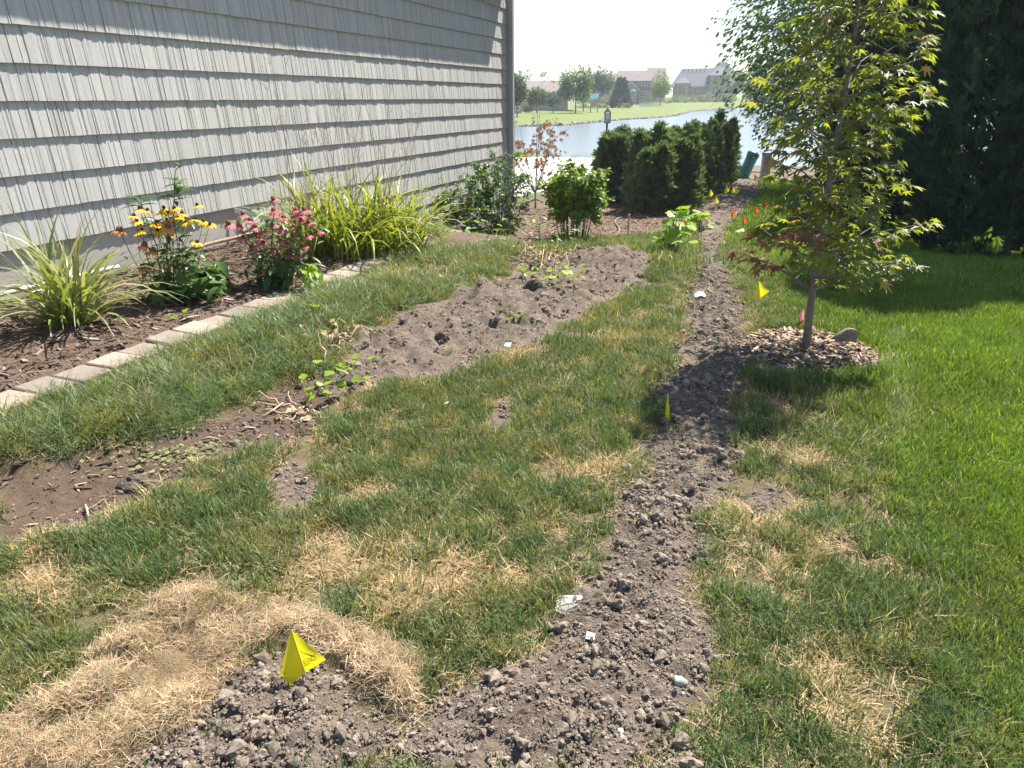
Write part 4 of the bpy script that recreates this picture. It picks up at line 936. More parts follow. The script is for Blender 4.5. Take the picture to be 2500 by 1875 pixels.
for (x, y), top, w, k, lab in (((-3.644, 17.019), 1.797, 0.730, 0, 'left evergreen bush of the group, beside the lamp post'), ((-2.558, 15.593), 1.747, 0.694, 1, 'front evergreen bush nearest the viewer with sprays to the ground'),
        ((-2.558, 19.732), 1.825, 0.776, 0, 'evergreen bush in the middle rear of the group'), ((-2.276, 22.304), 2.019, 0.655, 1, 'right hand evergreen bush of the group, next to the water')):
    evergreen('evergreen_bush', lab, at_base(x, y), EV[k], M_ARB, 1.9, 'evergreen', G_EV, U(0, 6), (w/0.72*1.08, w/0.72*1.08, top/1.9*0.95), 6, .03)
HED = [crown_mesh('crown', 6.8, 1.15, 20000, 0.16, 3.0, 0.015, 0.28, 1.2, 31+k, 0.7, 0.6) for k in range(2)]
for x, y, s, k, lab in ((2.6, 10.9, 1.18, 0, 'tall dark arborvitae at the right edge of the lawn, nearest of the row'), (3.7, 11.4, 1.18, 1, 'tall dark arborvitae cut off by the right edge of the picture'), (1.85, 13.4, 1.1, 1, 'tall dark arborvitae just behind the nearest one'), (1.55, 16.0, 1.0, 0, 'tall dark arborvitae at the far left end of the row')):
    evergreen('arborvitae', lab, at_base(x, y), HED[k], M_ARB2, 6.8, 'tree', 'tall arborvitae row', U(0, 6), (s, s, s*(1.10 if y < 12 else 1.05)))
x, y = 1.15, 17.2
bush('dark_shrub', 'dark rounded shrub behind the young maple near the shore', 'shrub', at_base(x, y), [(0, 0, .6, .75, .7, .65), (.7, 0, .7, .6, .6, .8), (-.4, .2, .4, .5, .5, .4)], 3600, 0.12, leafmat('dark_shrub_leaf', (0.03, 0.07, 0.035), (0.06, 0.11, 0.05), 0.3, 0.5))

# ------------------------------------------------------------------ big tree hanging in from the top right
M_BIRCH = leafmat('river_birch_leaf', (0.06, 0.115, 0.07), (0.12, 0.19, 0.095), 0.45, 0.45)
def hanging_tree(loc):
    t = thing('shade_tree', 'leafy shade tree hanging into the top right against the sky', 'tree', loc); t.scale = (1.15, 1.15, 1.05)
    m = MB(); m.tube([(0, 0, -.1), (.05, 0, 2), (0, .1, 4), (.1, 0, 5.6)], [.13, .11, .08, .03], 8); m.obj('trunk', M_BARK, t, True)
    protos = [leaf_proto(1.0, .6, .5, k) for k in range(5)]; L_ = []; bm_ = MB()
    for i in range(600):
        az = U(0, 6.28); h = U(1.9, 5.7); R0 = U(.25, 1)*3.1*(1-((h-3.6)/4.2)**2*0.6)
        if math.cos(az-YAW) > 0.2 and h < 3.6: R0 *= .7
        p0 = Vector((0, 0, h-.5)); p1 = Vector((math.cos(az)*R0*.6, math.sin(az)*R0*.6, h+.25)); p2 = Vector((math.cos(az)*R0, math.sin(az)*R0, h-U(.1, .5))); p3 = p2+Vector((math.cos(az)*.15, math.sin(az)*.15, -U(.2, .6)))
        if i % 4 == 0: bm_.tube([p0, p1, p2, p3], [.03, .014, .006, .002], 4, cap=False)
        for k in range(40):
            f = U(0.1, 1); q = p1.lerp(p2, f*1.0) if U(0, 1) < .55 else p2.lerp(p3, f); q = q+Vector((random.gauss(0, .13), random.gauss(0, .13), random.gauss(0, .12)))
            L_.append((random.randrange(5), xf(q, orient((math.cos(az)+U(-.7, .7), math.sin(az)+U(-.7, .7), U(-1.4, -.1)), roll=U(-1, 1)), .13*U(.6, 1.2))))
    bm_.obj('branches', M_BARK, t, True); V, F = bake(protos, L_); obj('crown', mesh_np('crown', V, F), M_BIRCH, t)
hanging_tree(at_base(1.25, 21.3))

# ------------------------------------------------------------------ young maples
M_MAPG = leafmat('maple_leaf_green', (0.105, 0.145, 0.042), (0.175, 0.215, 0.062), 0.5, 0.4); M_MAPLIT = leafmat('maple_leaf_sunlit', (0.20, 0.25, 0.045), (0.31, 0.34, 0.075), 0.5, 0.4)  # second material is the same leaf with a sunlit tone put into its colour
M_MAPR = leafmat('maple_leaf_rust', (0.22, 0.085, 0.045), (0.33, 0.15, 0.08), 0.3, 0.6); M_MAPT = leafmat('maple_leaf_tip', (0.42, 0.22, 0.10), (0.45, 0.34, 0.10), 0.45, 0.5)
def palmate(seed):
    r = random.Random(seed); V = [Vector((0, 0, 0))]; lob = [(-2.15, .42), (-1.35, .72), (-.66, .93), (0, 1.0), (.66, .93), (1.35, .72), (2.15, .42)]; out = []
    for i, (a, l) in enumerate(lob):
        l *= r.uniform(.88, 1.08)
        if i: 
            am = (lob[i-1][0]+a)/2; out.append((am, .40*min(l, 1)))
        out.append((a-.16, l*.62)); out.append((a, l)); out.append((a+.16, l*.62))
    for a, l in out: V.append(Vector((l*math.cos(a)+.05, l*math.sin(a), -.30*l*l+.12*abs(math.sin(a*2.2))*l)))
    return V, [(0, k, k+1) for k in range(1, len(out))]
PALM = [palmate(i) for i in range(5)]
def young_maple(loc):
    t = thing('maple_tree', 'young maple with layered lobed leaves and rusty lower left twigs in a mulch ring', 'tree', loc)
    H = [(0, 0), (-.008, .3), (-.002, .6), (-.004, 1.0), (.012, 1.4), (.02, 1.8), (.012, 2.15), (.01, 2.45)]
    def tr(h):
        for (a, ha), (b, hb) in zip(H, H[1:]):
            if h <= hb: return RV_*(a+(b-a)*(h-ha)/(hb-ha))+Vector((0, 0, h))
        return Vector((0, 0, h))
    MB().tube([tr(h)-Vector((0, 0, .03 if h == 0 else 0)) for _, h in H], [.027, .021, .019, .016, .012, .008, .005, .002], 9).obj('trunk', M_BARK, t, True)
    lv = []
    EXT = [(.45, .38, .50), (.6, .50, .66), (.75, .50, .62), (.95, .36, .66), (1.1, .36, .5), (1.3, .50, .40), (1.5, .56, .66), (1.65, .44, .55), (1.85, .34, .42), (2.1, .30, .38), (2.4, .12, .15)]
    def ext(h, s):
        for a, b in zip(EXT, EXT[1:]):
            if h <= b[0]: f = (h-a[0])/(b[0]-a[0]); return .92*((a[1]+(b[1]-a[1])*f) if s < 0 else (a[2]+(b[2]-a[2])*f))
        return .12
    for i in range(78):
        h = .50+1.85*(i+.5)/78; az = i*2.399+U(-.4, .4); c = math.cos(az)
        L = (abs(c)*ext(h, c)+(1-abs(c))*.42)*U(.72, 1.08)
        hd = RV_*math.cos(az)+DV_*math.sin(az); p0 = tr(max(.36, h-.45*L)); p1 = p0+hd*L*.5+Vector((0, 0, .27*L)); e = p0+hd*L+Vector((0, 0, .45*L-.10*L*U(0, 1)))
        MB().tube([p0, p0.lerp(p1, .5)+Vector((0, 0, -.015)), p1, e], [.007, .0055, .004, .0015], 5).obj('branch', M_BARK, t, True)
        rust = c < -.35 and h < .86 and math.sin(az) < .75
        n = int(8+31*L); tw = MB()
        for k in range(n):
            f = U(.25, 1.05); q = p0.lerp(p1, f*2) if f < .5 else p1.lerp(e, (f-.5)*2); side = Vector((0, 0, 1)).cross(hd); w = .14*L/.5*(1.15-abs(f-.6))*random.gauss(0, 1)
            q2 = q+side*w+Vector((0, 0, random.gauss(.0, .022))); 
            if k % 3 == 0: tw.tube([q, q2], [.0016, .0008], 3, cap=False)
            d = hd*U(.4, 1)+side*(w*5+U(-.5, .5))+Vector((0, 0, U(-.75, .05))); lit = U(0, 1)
            mat = 3 if (rust and f > .3) else (2 if f > .93 and U(0, 1) < .12 else (1 if lit < .38+.25*(f > .8) else 0))  # random leaves take the painted sunlit tone, more often at branch ends
            lv.append((random.randrange(5), q2, d, U(.045, .078)*(0.85 if mat == 3 else 1), mat))
        if tw.v: tag(tw.obj('twigs', M_BARK, t), kind='stuff')
    mats = [M_MAPG, M_MAPLIT, M_MAPT, M_MAPR]
    me = {(k, m): leaf_mesh('leaf', PALM[k], mats[m]) for k in range(5) for m in range(4)}
    lv.sort(key=lambda l: l[1].dot(DV_)-.15*abs(l[1].dot(RV_)))
    for k, p, d, s, m in lv[:300]: obj('leaf', me[(k, m)], None, t, p, orient(d, roll=U(-.5, .5)).to_euler(), [s]*3)
    for m, lab in ((0, None), (1, None), (2, None), (3, 'rusty brown leaves on the lower left')):
        L_ = [(k, xf(p, orient(d, roll=U(-.5, .5)), s)) for k, p, d, s, mm in lv[300:] if mm == m]
        if L_:
            V, F = bake([tri(q) for q in PALM], L_); tag(obj('leaf_mass', mesh_np('leaf_mass', V, F), mats[m], t), lab, kind='stuff')
    print('maple leaves', len(lv))
x, y = 0.175, 4.602
young_maple(at_base(x, y))

M_REDM = leafmat('bronze_leaf', (0.22, 0.115, 0.095), (0.33, 0.19, 0.155), 0.4, 0.6)
def bronze_maple(loc, Ht):
    t = thing('bronze_maple', 'thin young tree with sparse bronze leaves in front of the lake', 'tree', loc)
    MB().tube([(0, 0, -.05), (0, 0, .35)], [.022, .02], 7).obj('trunk', M_BARK, t, True); L_ = []; protos = [tri(q) for q in PALM]
    for i in range(15):
        az = i*2.4+U(-.3, .3); hh = Ht*(1.0 if i == 3 else (.92 if i == 8 else U(.42, .72))); sp_ = (.10 if i in (3, 8) else U(.25, .85)); hd = RV_*math.cos(az)+DV_*math.sin(az)
        e = hd*sp_+Vector((0, 0, hh)); m = hd*sp_*.55+Vector((0, 0, hh*.55)); pts = [Vector((0, 0, .32)), m, e]
        MB().tube(pts, [.011, .007, .002], 5).obj('branch', M_BARK, t, True)
        for k in range(5):
            f = U(.3, 1); q = pts[0].lerp(m, f*2) if f < .5 else m.lerp(e, f*2-1); e2 = q+hd*U(-.05, .25)+Vector((U(-.15, .15), U(-.15, .15), U(.05, .35))); MB().tube([q, e2], [.003, .0012], 3, cap=False).obj('twig', M_BARK, t)
            dens = 9 if .75*Ht*.5 < e2.z < Ht*.68 else 4
            for j in range(dens):
                p = e2+Vector((random.gauss(0, .05), random.gauss(0, .05), random.gauss(-.03, .04))); L_.append((random.randrange(5), xf(p, orient((U(-1, 1), U(-1, 1), U(-1.5, -.2)), roll=U(-1, 1)), U(.045, .085))))
    V, F = bake(protos, L_); obj('crown', mesh_np('crown', V, F), M_REDM, t)
    for k in range(2): MB().tube([(0, 0, .2), (RV_*(.17*(1-2*k))+Vector((0, 0, .12)))], [.012, .012], 5).obj('tie', plain('black_tie', (.02, .02, .02), .6), t)
x, y = -5.144, 15.182
bronze_maple(at_base(x, y), 2.567)
# patio of pale concrete by the shore
pat = MB(); PA = [(-11.091, 28.530), (-9.531, 29.282), (-7.142, 29.144), (-6.383, 25.499), (-5.739, 21.499), (-5.702, 19.480), (-6.033, 17.582), (-6.254, 16.063)]
zt = max(float(gz(x, y)) for x, y in PA)+0.03; V = [(x, y, zt) for x, y in PA]+[(x, y, zt-.3) for x, y in PA]; n = len(PA)
pat.add(V, [tuple(range(n))[::-1] if False else tuple(range(n)), tuple(range(n, 2*n))[::-1]]+[(i, n+i, n+(i+1) % n, (i+1) % n) for i in range(n)])
tag(pat.obj('patio', concrete('patio_concrete', (0.62, 0.60, 0.56), .06)), kind='structure')

# ------------------------------------------------------------------ utility pedestals, lamp post, stakes, flags, litter
M_GREENPL = plain('green_plastic', (0.035, 0.15, 0.115), 0.45, 0.1, 4); M_GREYMET = plain('grey_steel', (0.22, 0.23, 0.25), 0.5, 0.1, 8); M_RED = plain('red_print', (0.45, 0.03, 0.04), 0.6); M_BLACK = plain('black_metal', (0.03, 0.03, 0.033), 0.5); M_WOOD = plain('raw_wood', (0.42, 0.30, 0.19), 0.8, 0.2, 20)
def lathe(mb, prof, n=16, squash=1.0):
    o = len(mb.v)
    for r, z in prof: mb.v += [(r*math.cos(6.2832*k/n), r*squash*math.sin(6.2832*k/n), z) for k in range(n)]
    for i in range(len(prof)-1):
        for k in range(n): mb.f.append((o+i*n+k, o+i*n+(k+1) % n, o+(i+1)*n+(k+1) % n, o+(i+1)*n+k)); mb.m.append(0)
    mb.f.append(tuple(o+(len(prof)-1)*n+k for k in range(n))); mb.m.append(0); return mb
x, y = -1.644, 25.608; Hh_ = 0.834; w = 0.370
p = thing('utility_pedestal', 'leaning green cylindrical utility pedestal by the lake', 'utility box', at_base(x, y)); p.rotation_euler = (0.0, R(21), YAW)
m = MB(); lathe(m, [(w/2*1.02, -.12), (w/2, .02), (w/2*.98, Hh_*.88)]); m.obj('body', M_GREENPL, p, True)
m = MB(); lathe(m, [(w/2*1.08, Hh_*.86), (w/2*1.08, Hh_*.95), (w/2*1.0, Hh_*1.0), (w/2*.5, Hh_*1.03)]); m.obj('cap', M_GREENPL, p, True)
MB().box((-.02, -w/2*1.02-.01, Hh_*.80), (.02, -w/2*.9, Hh_*.83)).obj('lock', MAT_WHITE, p)
x, y = -0.929, 24.822; Hh_ = 0.836; w = 0.241
p = thing('utility_post', 'grey upright utility post with red warning print', 'utility box', at_base(x, y), YAW)
m = MB(); m.box((-w/2, -w/2*.8, -.1), (w/2, w/2*.8, Hh_*.93)); m.obj('body', M_GREYMET, p)
MB().box((-w/2*1.08, -w/2*.9, Hh_*.93), (w/2*1.08, w/2*.9, Hh_)).obj('cap', M_GREYMET, p)
m = MB()
for zz, hh in ((.82, .03), (.76, .025), (.70, .02), (.63, .05)):
    m.box((-w*.27, -w*.4-.004, Hh_*zz), (w*.27, -w*.4-.0005, Hh_*(zz+hh)))
m.box((-w*.22, -w*.4-.004, Hh_*.52), (-w*.05, -w*.4-.0005, Hh_*.61)); m.box((.02*w, -w*.4-.004, Hh_*.53), (.2*w, -w*.4-.0005, Hh_*.60)); m.obj('warning_print', M_RED, p)
# white tipped marker stake
x, y = -0.783, 20.695; hh = 0.553
p = thing('marker_stake', 'thin marker stake with white upper half in front of the grey post', 'stake', at_base(x, y))
MB().tube([(0, 0, -.05), (0, 0, hh*.55)], .012, 6).obj('lower_half', M_WOOD, p); MB().tube([(0, 0, hh*.55), (0.004, 0, hh)], .012, 6).obj('upper_half', MAT_WHITE, p)
x, y = -0.710, 30.139; hh = 0.726
tag(MB().tube([(0, 0, -.1), (0, 0, hh)], .02, 6).obj('stake', M_WOOD, None, False, at_base(x, y)), 'thin brown stake standing at the waterline behind the maple', 'stake')
x, y = -2.480, 12.071; hh = 0.417
m = MB(); s = .013; m.box((-s, -s, -.05), (s, s, hh)); tag(m.obj('wooden_stake', M_WOOD, None, False, at_base(x, y)), 'square wooden stake on the mulch bed in front of the evergreens', 'stake')
ground_tube('garden_hose', [(-2.226, 8.322), (-2.773, 11.774), (-2.696, 12.330), (-2.823, 12.952), (-3.063, 13.609), (-3.136, 14.130), (-2.942, 14.488), (-2.619, 14.480)], .011, plain('hose_rubber', (0.30, 0.21, 0.16), .6), 'tan hose curling across the mulch bed', 'hose', 0.01)
ground_tube('black_cable', [(-2.200, 27.297), (-1.562, 27.918), (-0.883, 27.965), (-0.223, 28.576)], .02, M_BLACK, 'black cable lying behind the utility posts', 'cable', 0.02)

# lamp post
x, y = -4.775, 19.852; Hh_ = 2.150; u_ = Hh_/198.0
lp = thing('lamp_post', 'black garden lamp post with square lantern and ladder bar', 'lamp post', at_base(x, y), YAW)
MB().tube([(0, 0, -.1), (0, 0, 28*u_), (0, 0, 172*u_)], [4.0*u_, 2.6*u_, 2.3*u_], 10).obj('post', M_BLACK, lp, True)
MB().tube([(-17*u_, 0, 133*u_), (10*u_, 0, 134*u_)], [.7*u_, .7*u_], 6).obj('ladder_bar', M_BLACK, lp)
b0, b1, hw = 158*u_, 178*u_, 6.5*u_; m = MB()
z0 = 156*u_; z1 = 179*u_; hw = 7.2*u_; q = 1.5*u_
m.box((-hw, -hw, z0-q), (hw, hw, z0))
for sx in (-1, 1):
    for sy_ in (-1, 1): m.box((sx*hw-(q if sx > 0 else 0), sy_*hw-(q if sy_ > 0 else 0), z0), (sx*hw+(q if sx < 0 else 0), sy_*hw+(q if sy_ < 0 else 0), z1))
m.obj('lantern_frame', M_BLACK, lp)
m = MB(); m.add([(-hw*1.1, -hw*1.1, z1), (hw*1.1, -hw*1.1, z1), (hw*1.1, hw*1.1, z1), (-hw*1.1, hw*1.1, z1), (-hw*.25, -hw*.25, z1+8*u_), (hw*.25, -hw*.25, z1+8*u_), (hw*.25, hw*.25, z1+8*u_), (-hw*.25, hw*.25, z1+8*u_)], [(3, 2, 1, 0), (0, 1, 5, 4), (1, 2, 6, 5), (2, 3, 7, 6), (3, 0, 4, 7), (4, 5, 6, 7)]); m.tube([(0, 0, z1+7*u_), (0, 0, z1+10*u_)], [1.5*u_, .6*u_], 6); m.obj('lantern_roof', M_BLACK, lp)
t = NT('lantern_glass'); MAT_LGLASS = t.done(t.principled((0.72, 0.75, 0.74), 0.35, None, .5))
for k in range(4):
    m = MB(); N_ = 8; pts = [(-hw*.66, z0+.3*u_), (hw*.66, z0+.3*u_), (hw*.66, z1-6*u_)]+[(hw*.66*math.cos(a), z1-6*u_+4.8*u_*math.sin(a)) for a in [math.pi*j/N_ for j in range(1, N_)]]+[(-hw*.66, z1-6*u_)]
    m.add([(a, -hw-.002, z) for a, z in pts]+[(a, -hw+.006, z) for a, z in pts], [tuple(range(len(pts))), tuple(range(len(pts), 2*len(pts)))[::-1]]); o = m.obj('pane', MAT_LGLASS, lp); o.rotation_euler = (0, 0, k*math.pi/2)
for k in (-1, 1): MB().box((k*1.9*u_-.8*u_, -hw-.006, z0+.3*u_), (k*1.9*u_+.8*u_, -hw-.003, z0+8*u_)).obj('candle', M_GREYMET, lp)

# marking flags ----------------------------------------------------------
def flagmat(name, c):
    t = NT(name); n = t.noise(9, 3, .5, t.coord()); cc = t.ramp(n, [(.3, tuple(v*.88 for v in c)), (.7, c)])
    p = t.principled(cc, .35, None, .4); tr = t.n('BsdfTranslucent'); t.set(tr.inputs[0], cc); m_ = t.n('MixShader', Fac=.5); t.set(m_.inputs[1], p); t.set(m_.inputs[2], tr.outputs[0]); return t.done(m_.outputs[0])
M_FY = flagmat('yellow_vinyl', (0.86, 0.77, 0.02)); M_FO = flagmat('orange_vinyl', (0.90, 0.16, 0.025)); M_FP = flagmat('pink_vinyl', (0.85, 0.20, 0.36)); M_INK = plain('black_ink', (.02, .02, .02), .7)
NW, NA, NR_, NL, NB, NM = [Vector(p) for p in ((0, 0, .035), (-.026, .012, .165), (.064, -.012, .088), (-.060, -.020, .045), (-.026, -.046, .036), (-.040, -.030, .058))]
def patch(A_, B_, C_, D_, bend, N_=6):      # bilinear patch A-B (top) C-D (bottom), gently bulged
    V = []; F = []; nrm = (B_-A_).cross(C_-A_).normalized()
    for i in range(N_+1):
        for j in range(N_+1):
            u_, v_ = i/N_, j/N_; V.append(A_.lerp(B_, v_).lerp(C_.lerp(D_, v_), u_)+nrm*bend*math.sin(math.pi*u_)*math.sin(math.pi*v_))
    for i in range(N_):
        for j in range(N_): F.append((i*(N_+1)+j, i*(N_+1)+j+1, (i+1)*(N_+1)+j+1, (i+1)*(N_+1)+j))
    return V, F
v1, f1 = patch(NA, NA.lerp(NR_, .62), NW, NR_, -.006); v2, f2 = patch(NA, NL, NW, NM, .008); v3, f3 = patch(NM, NL, NW, NB, .002)
f2 = [tuple(i+len(v1) for i in f) for f in f2]; f3 = [tuple(i+len(v1)+len(v2) for i in f) for f in f3]
PEN = {m.name: leaf_mesh('pennant', (v1+v2+v3, f1+f2+f3), m) for m in (M_FY, M_FO, M_FP)}
PENH = {m.name: leaf_mesh('pennant', (v2+v3, [tuple(i-len(v1) for i in f) for f in f2+f3]), m) for m in (M_FY, M_FO, M_FP)}
def flag(base, top_h, mat, label, s=1.0, rz=0.0, lean=(0, 0), sx=1.0, half=False):
    x, y = base; t = thing('marking_flag', label, 'flag', at_base(x, y), 0, 'utility marking flags'); Rz = Matrix.Rotation(YAW+rz, 3, 'Z')
    tip = Vector((lean[0], lean[1], top_h)); off = Rz @ Vector((NA.x*s*sx, NA.y*s, NA.z*s)); low = tip-off+Rz @ Vector((0, 0, NW.z*s))
    MB().tube([(0, 0, -.04), low, tip], .0014, 5).obj('wire', M_GREYMET, t)
    return obj('pennant', (PENH if half else PEN)[mat.name], None, t, tip-off, (0, 0, YAW+rz), (s*sx, s, s))
ft = thing('marking_flag', 'large yellow flag with black print on the near dead sod', 'flag', at_base(-1.064, 1.256), YAW, 'utility marking flags')
MB().tube([(0.002, 0, -.05), NW, NA], .0013, 5).obj('wire', M_GREYMET, ft)
fo = obj('pennant', PEN[M_FY.name], None, ft)
for tx, sz, org, ex, ey in (('ELENUS', .019, NW.lerp(NR_, .10)+Vector((-.004, -.0035, .018)), (NR_-NW).normalized(), (NA-NW).normalized()), ('de', .012, NM+Vector((-.012, -.003, .022)), (NW-NL).normalized(), (NA-NW).normalized())):
    cu = bpy.data.curves.new('print', 'FONT'); cu.body = tx; cu.size = sz; tmp = bpy.data.objects.new('tmp', cu); COL.objects.link(tmp)
    me = bpy.data.meshes.new_from_object(tmp.evaluated_get(bpy.context.evaluated_depsgraph_get())); bpy.data.objects.remove(tmp)
    for v in me.vertices: v.co = org+ex*v.co.x*.75+ey*v.co.y*1.3
    obj('print', me, M_INK, fo)
m = MB(); q0 = NW.lerp(NA, .52)+Vector((.006, -.004, 0)); m.tube([q0, q0.lerp(NR_, .3)+Vector((0, -.003, .004)), q0.lerp(NR_, .55)+Vector((0, -.004, .001))], [.0006, .0012, .0016], 4); m.obj('print', M_INK, fo)
flag((-0.421, 3.300), .155, M_FY, 'narrow yellow flag seen edge on beside the shaded trench', 1.0, .25, (-.03, 0), .6, True)
flag((-0.173, 5.666), .19, M_FY, 'bright yellow flag on the grass left of the young maple', 1.0, .1, (.0, 0), .9)
flag((0.044, 5.123), .15, M_FP, 'pink flag leaning towards the maple trunk', .75, 2.6, (.10, .03), .6, True)
for a, h, mt, lab, s in (((-1.736, 17.038), .30, M_FY, 'yellow flag at the left of the far row, in front of the evergreens', 1.0), ((-1.461, 17.842), .30, M_FY, 'tallest yellow flag in the middle of the far row', 1.15), ((-1.314, 17.716), .28, M_FY, 'yellow flag just right of the middle one, touching its neighbour', .9), ((-1.236, 17.746), .28, M_FY, 'rightmost yellow flag of the far row', .9), ((-1.461, 15.508), .26, M_FY, 'lower yellow flag in front of the far row, by the squash leaves', .9),
        ((-1.024, 14.298), .22, M_FO, 'orange flag on the dark soil at the trench edge', .9), ((-0.786, 13.627), .22, M_FO, 'orange flag on the grass right of the trench, nearest the maple', .95), ((-0.628, 14.707), .24, M_FO, 'small red orange flag half hidden by maple leaves', .8), ((-0.519, 15.647), .26, M_FO, 'upper red orange flag hidden among maple twigs', .95), ((-1.412, 10.629), .34, M_FO, 'orange flag behind the nearer squash leaves', .7),
        ((-1.098, 21.904), .30, M_FP, 'pink flag in the shade below the green pedestal', 1.0), ((-0.637, 25.821), .45, M_FP, 'pink flag right of the grey utility post', 1.0)):
    flag(a, h+.04, mt, lab, s*1.25, U(-.5, .5), (U(-.02, .02), 0), U(.6, .9))

# ------------------------------------------------------------------ litter, stones, sticks, dead vines
M_WPLAST = plain('white_plastic', (0.66, 0.66, 0.65), .35, .04)
def sheet(name, label, base, pts, faces, rz=0.0, cat='litter', mat=M_WPLAST):
    o = MB().add(pts, faces).obj(name, mat, None, False, at_base(*base)); o.rotation_euler = (0, 0, rz); md = o.modifiers.new('thickness', 'SOLIDIFY'); md.thickness = .002; return tag(o, label, cat)
sheet('plastic_scrap', 'folded white plastic scrap at the trench edge in the foreground', (-0.510, 1.803), [(-.035, -.05, .012), (-.02, .035, .022), (.055, .022, .03), (.058, .004, .024), (.0, .004, .006), (.035, -.018, .014), (.042, -.012, .026), (-.015, -.03, .03)], [(0, 4, 1), (1, 4, 3, 2), (0, 5, 4), (0, 7, 6, 5)], YAW)
sheet('plastic_scrap', 'white scrap lying on the soil beside the far trench bend', (-0.583, 5.652), [(-.045, -.03, .015), (.0, -.038, .03), (.05, -.018, .012), (.028, .03, .045), (-.01, .012, .055), (-.04, .03, .03)], [(0, 1, 4), (1, 2, 3, 4), (0, 4, 5)], .3)
sheet('plastic_scrap', 'white square scrap on the grass left of the rusty maple leaves', (-0.773, 13.092), [(-.08, -.05, .05), (.0, -.07, .07), (.07, -.03, .05), (.06, .05, .10), (-.02, .02, .08), (-.06, .06, .06)], [(0, 1, 4), (1, 2, 3, 4), (0, 4, 5)], .5)
sheet('paper_scrap', 'crumpled white scrap in the grass below the soil mound', (-1.519, 3.975), [(-.022, -.012, .045), (.016, -.016, .04), (.022, .012, .06), (0, .018, .045), (-.016, .006, .062)], [(0, 1, 2, 4), (2, 3, 4)], .2)
sheet('paper_scrap', 'tiny white scrap in the dark green grass', (-1.492, 3.044), [(-.010, -.008, .04), (.010, -.010, .045), (.009, .010, .05), (-.008, .009, .04)], [(0, 1, 2, 3)], .2)
sheet('paper_scrap', 'small white fragment on the trench soil below the plastic scrap', (-0.390, 1.650), [(-.012, -.01, .02), (.012, -.012, .02), (.014, .008, .026), (-.01, .01, .03)], [(0, 1, 2, 3)], .2)
M_STONE = plain('field_stone', (0.17, 0.14, 0.12), .85, .25, 14, .5, 60); M_PALE = plain('pale_stone', (0.36, 0.35, 0.33), .75, .2, 20, .4, 90); M_DARKCLOD = plain('dark_clod', (0.105, 0.082, 0.064), .95, .35, 40, 1.0, 90, bdist=.02)
def stone(name, label, base, s, seed, mat, rz=0, lift=.3, cat='rock', sub=3):
    bm = bmesh.new(); bmesh.ops.create_icosphere(bm, subdivisions=sub, radius=1.0); r = np.random.default_rng(seed); K_ = r.normal(size=(6, 3)); ph = r.uniform(0, 6.28, 6)
    for v in bm.verts:
        d = v.co.normalized(); f = 1+sum(.09*math.sin(2.2*(K_[i][0]*d.x+K_[i][1]*d.y+K_[i][2]*d.z)+ph[i]) for i in range(6)); f *= (r.uniform(.86, 1.14) if mat is M_DARKCLOD else 1); v.co = Vector((d.x*f*s[0], d.y*f*s[1], max(-.4, d.z)*f*s[2]))
    me = bpy.data.meshes.new(name); bm.to_mesh(me); bm.free(); me.polygons.foreach_set('use_smooth', [mat is not M_DARKCLOD]*len(me.polygons))
    x, y = base; return tag(obj(name, me, mat, None, (x, y, float(gz(x, y))+s[2]*lift), (0, 0, rz)), label, cat)
x, y = 0.394, 4.848
m = MB(); w = .09   # pointed flat topped rock
m.add([(-.105, -.03, 0), (.06, -.05, 0), (.085, .05, 0), (-.05, .06, 0), (-.08, 0.0, .03), (.015, -.03, .092), (.075, -.025, .085), (.085, .03, .075), (.02, .035, .088), (.078, -.035, .045)], [(3, 2, 1, 0), (0, 1, 9, 6, 5, 4), (4, 5, 8, 3), (0, 4, 3), (5, 6, 7, 8), (1, 2, 7, 9), (9, 7, 6), (2, 3, 8, 7)])
bm = bmesh.new(); me = m.mesh('rock'); bm.from_mesh(me); bmesh.ops.bevel(bm, geom=list(bm.edges), offset=.008, segments=2, affect='EDGES'); bm.to_mesh(me); bm.free()
tag(obj('rock', me, M_STONE, None, (x, y, float(gz(x, y))-.01), (0, 0, YAW)), 'wedge shaped brown rock on the mulch ring beside the maple', 'rock')
stone('stone', 'round pale stone at the right edge of the trench foreground', (-0.129, 1.575), (.016, .014, .013), 3, M_PALE)
stone('stone', 'flat pale stone low in the trench foreground', (-0.244, 1.379), (.012, .008, .005), 4, M_PALE)
stone('stone', 'tan stone in the middle of the trench foreground', (-0.379, 1.564), (.014, .009, .007), 5, M_STONE)
stone('stone', 'brown rock beside the rounded shrub on the mulch bed', (-3.006, 11.621), (.16, .1, .09), 6, M_STONE)
stone('dark_clod', 'big dark clod on the crest of the bare soil', (-1.812, 5.319), (.07, .055, .06), 7, M_DARKCLOD, cat='soil clod')
stone('dark_clod', 'dark clod left of the lime seedling on the bare soil', (-2.034, 5.117), (.07, .05, .045), 8, M_DARKCLOD, cat='soil clod')
stone('dark_clod', 'dark crumbly clod on the dark dirt at the left', (-2.251, 1.842), (.055, .04, .03), 9, M_DARKCLOD, cat='soil clod')
stone('dark_clod', 'dark clod poking out of the bare soil face', (-1.916, 3.889), (.05, .03, .035), 10, M_DARKCLOD, cat='soil clod')
stone('dark_clod', 'dark lump beside the dead vines at the soil edge', (-2.076, 3.063), (.05, .04, .03), 12, M_DARKCLOD, cat='soil clod')
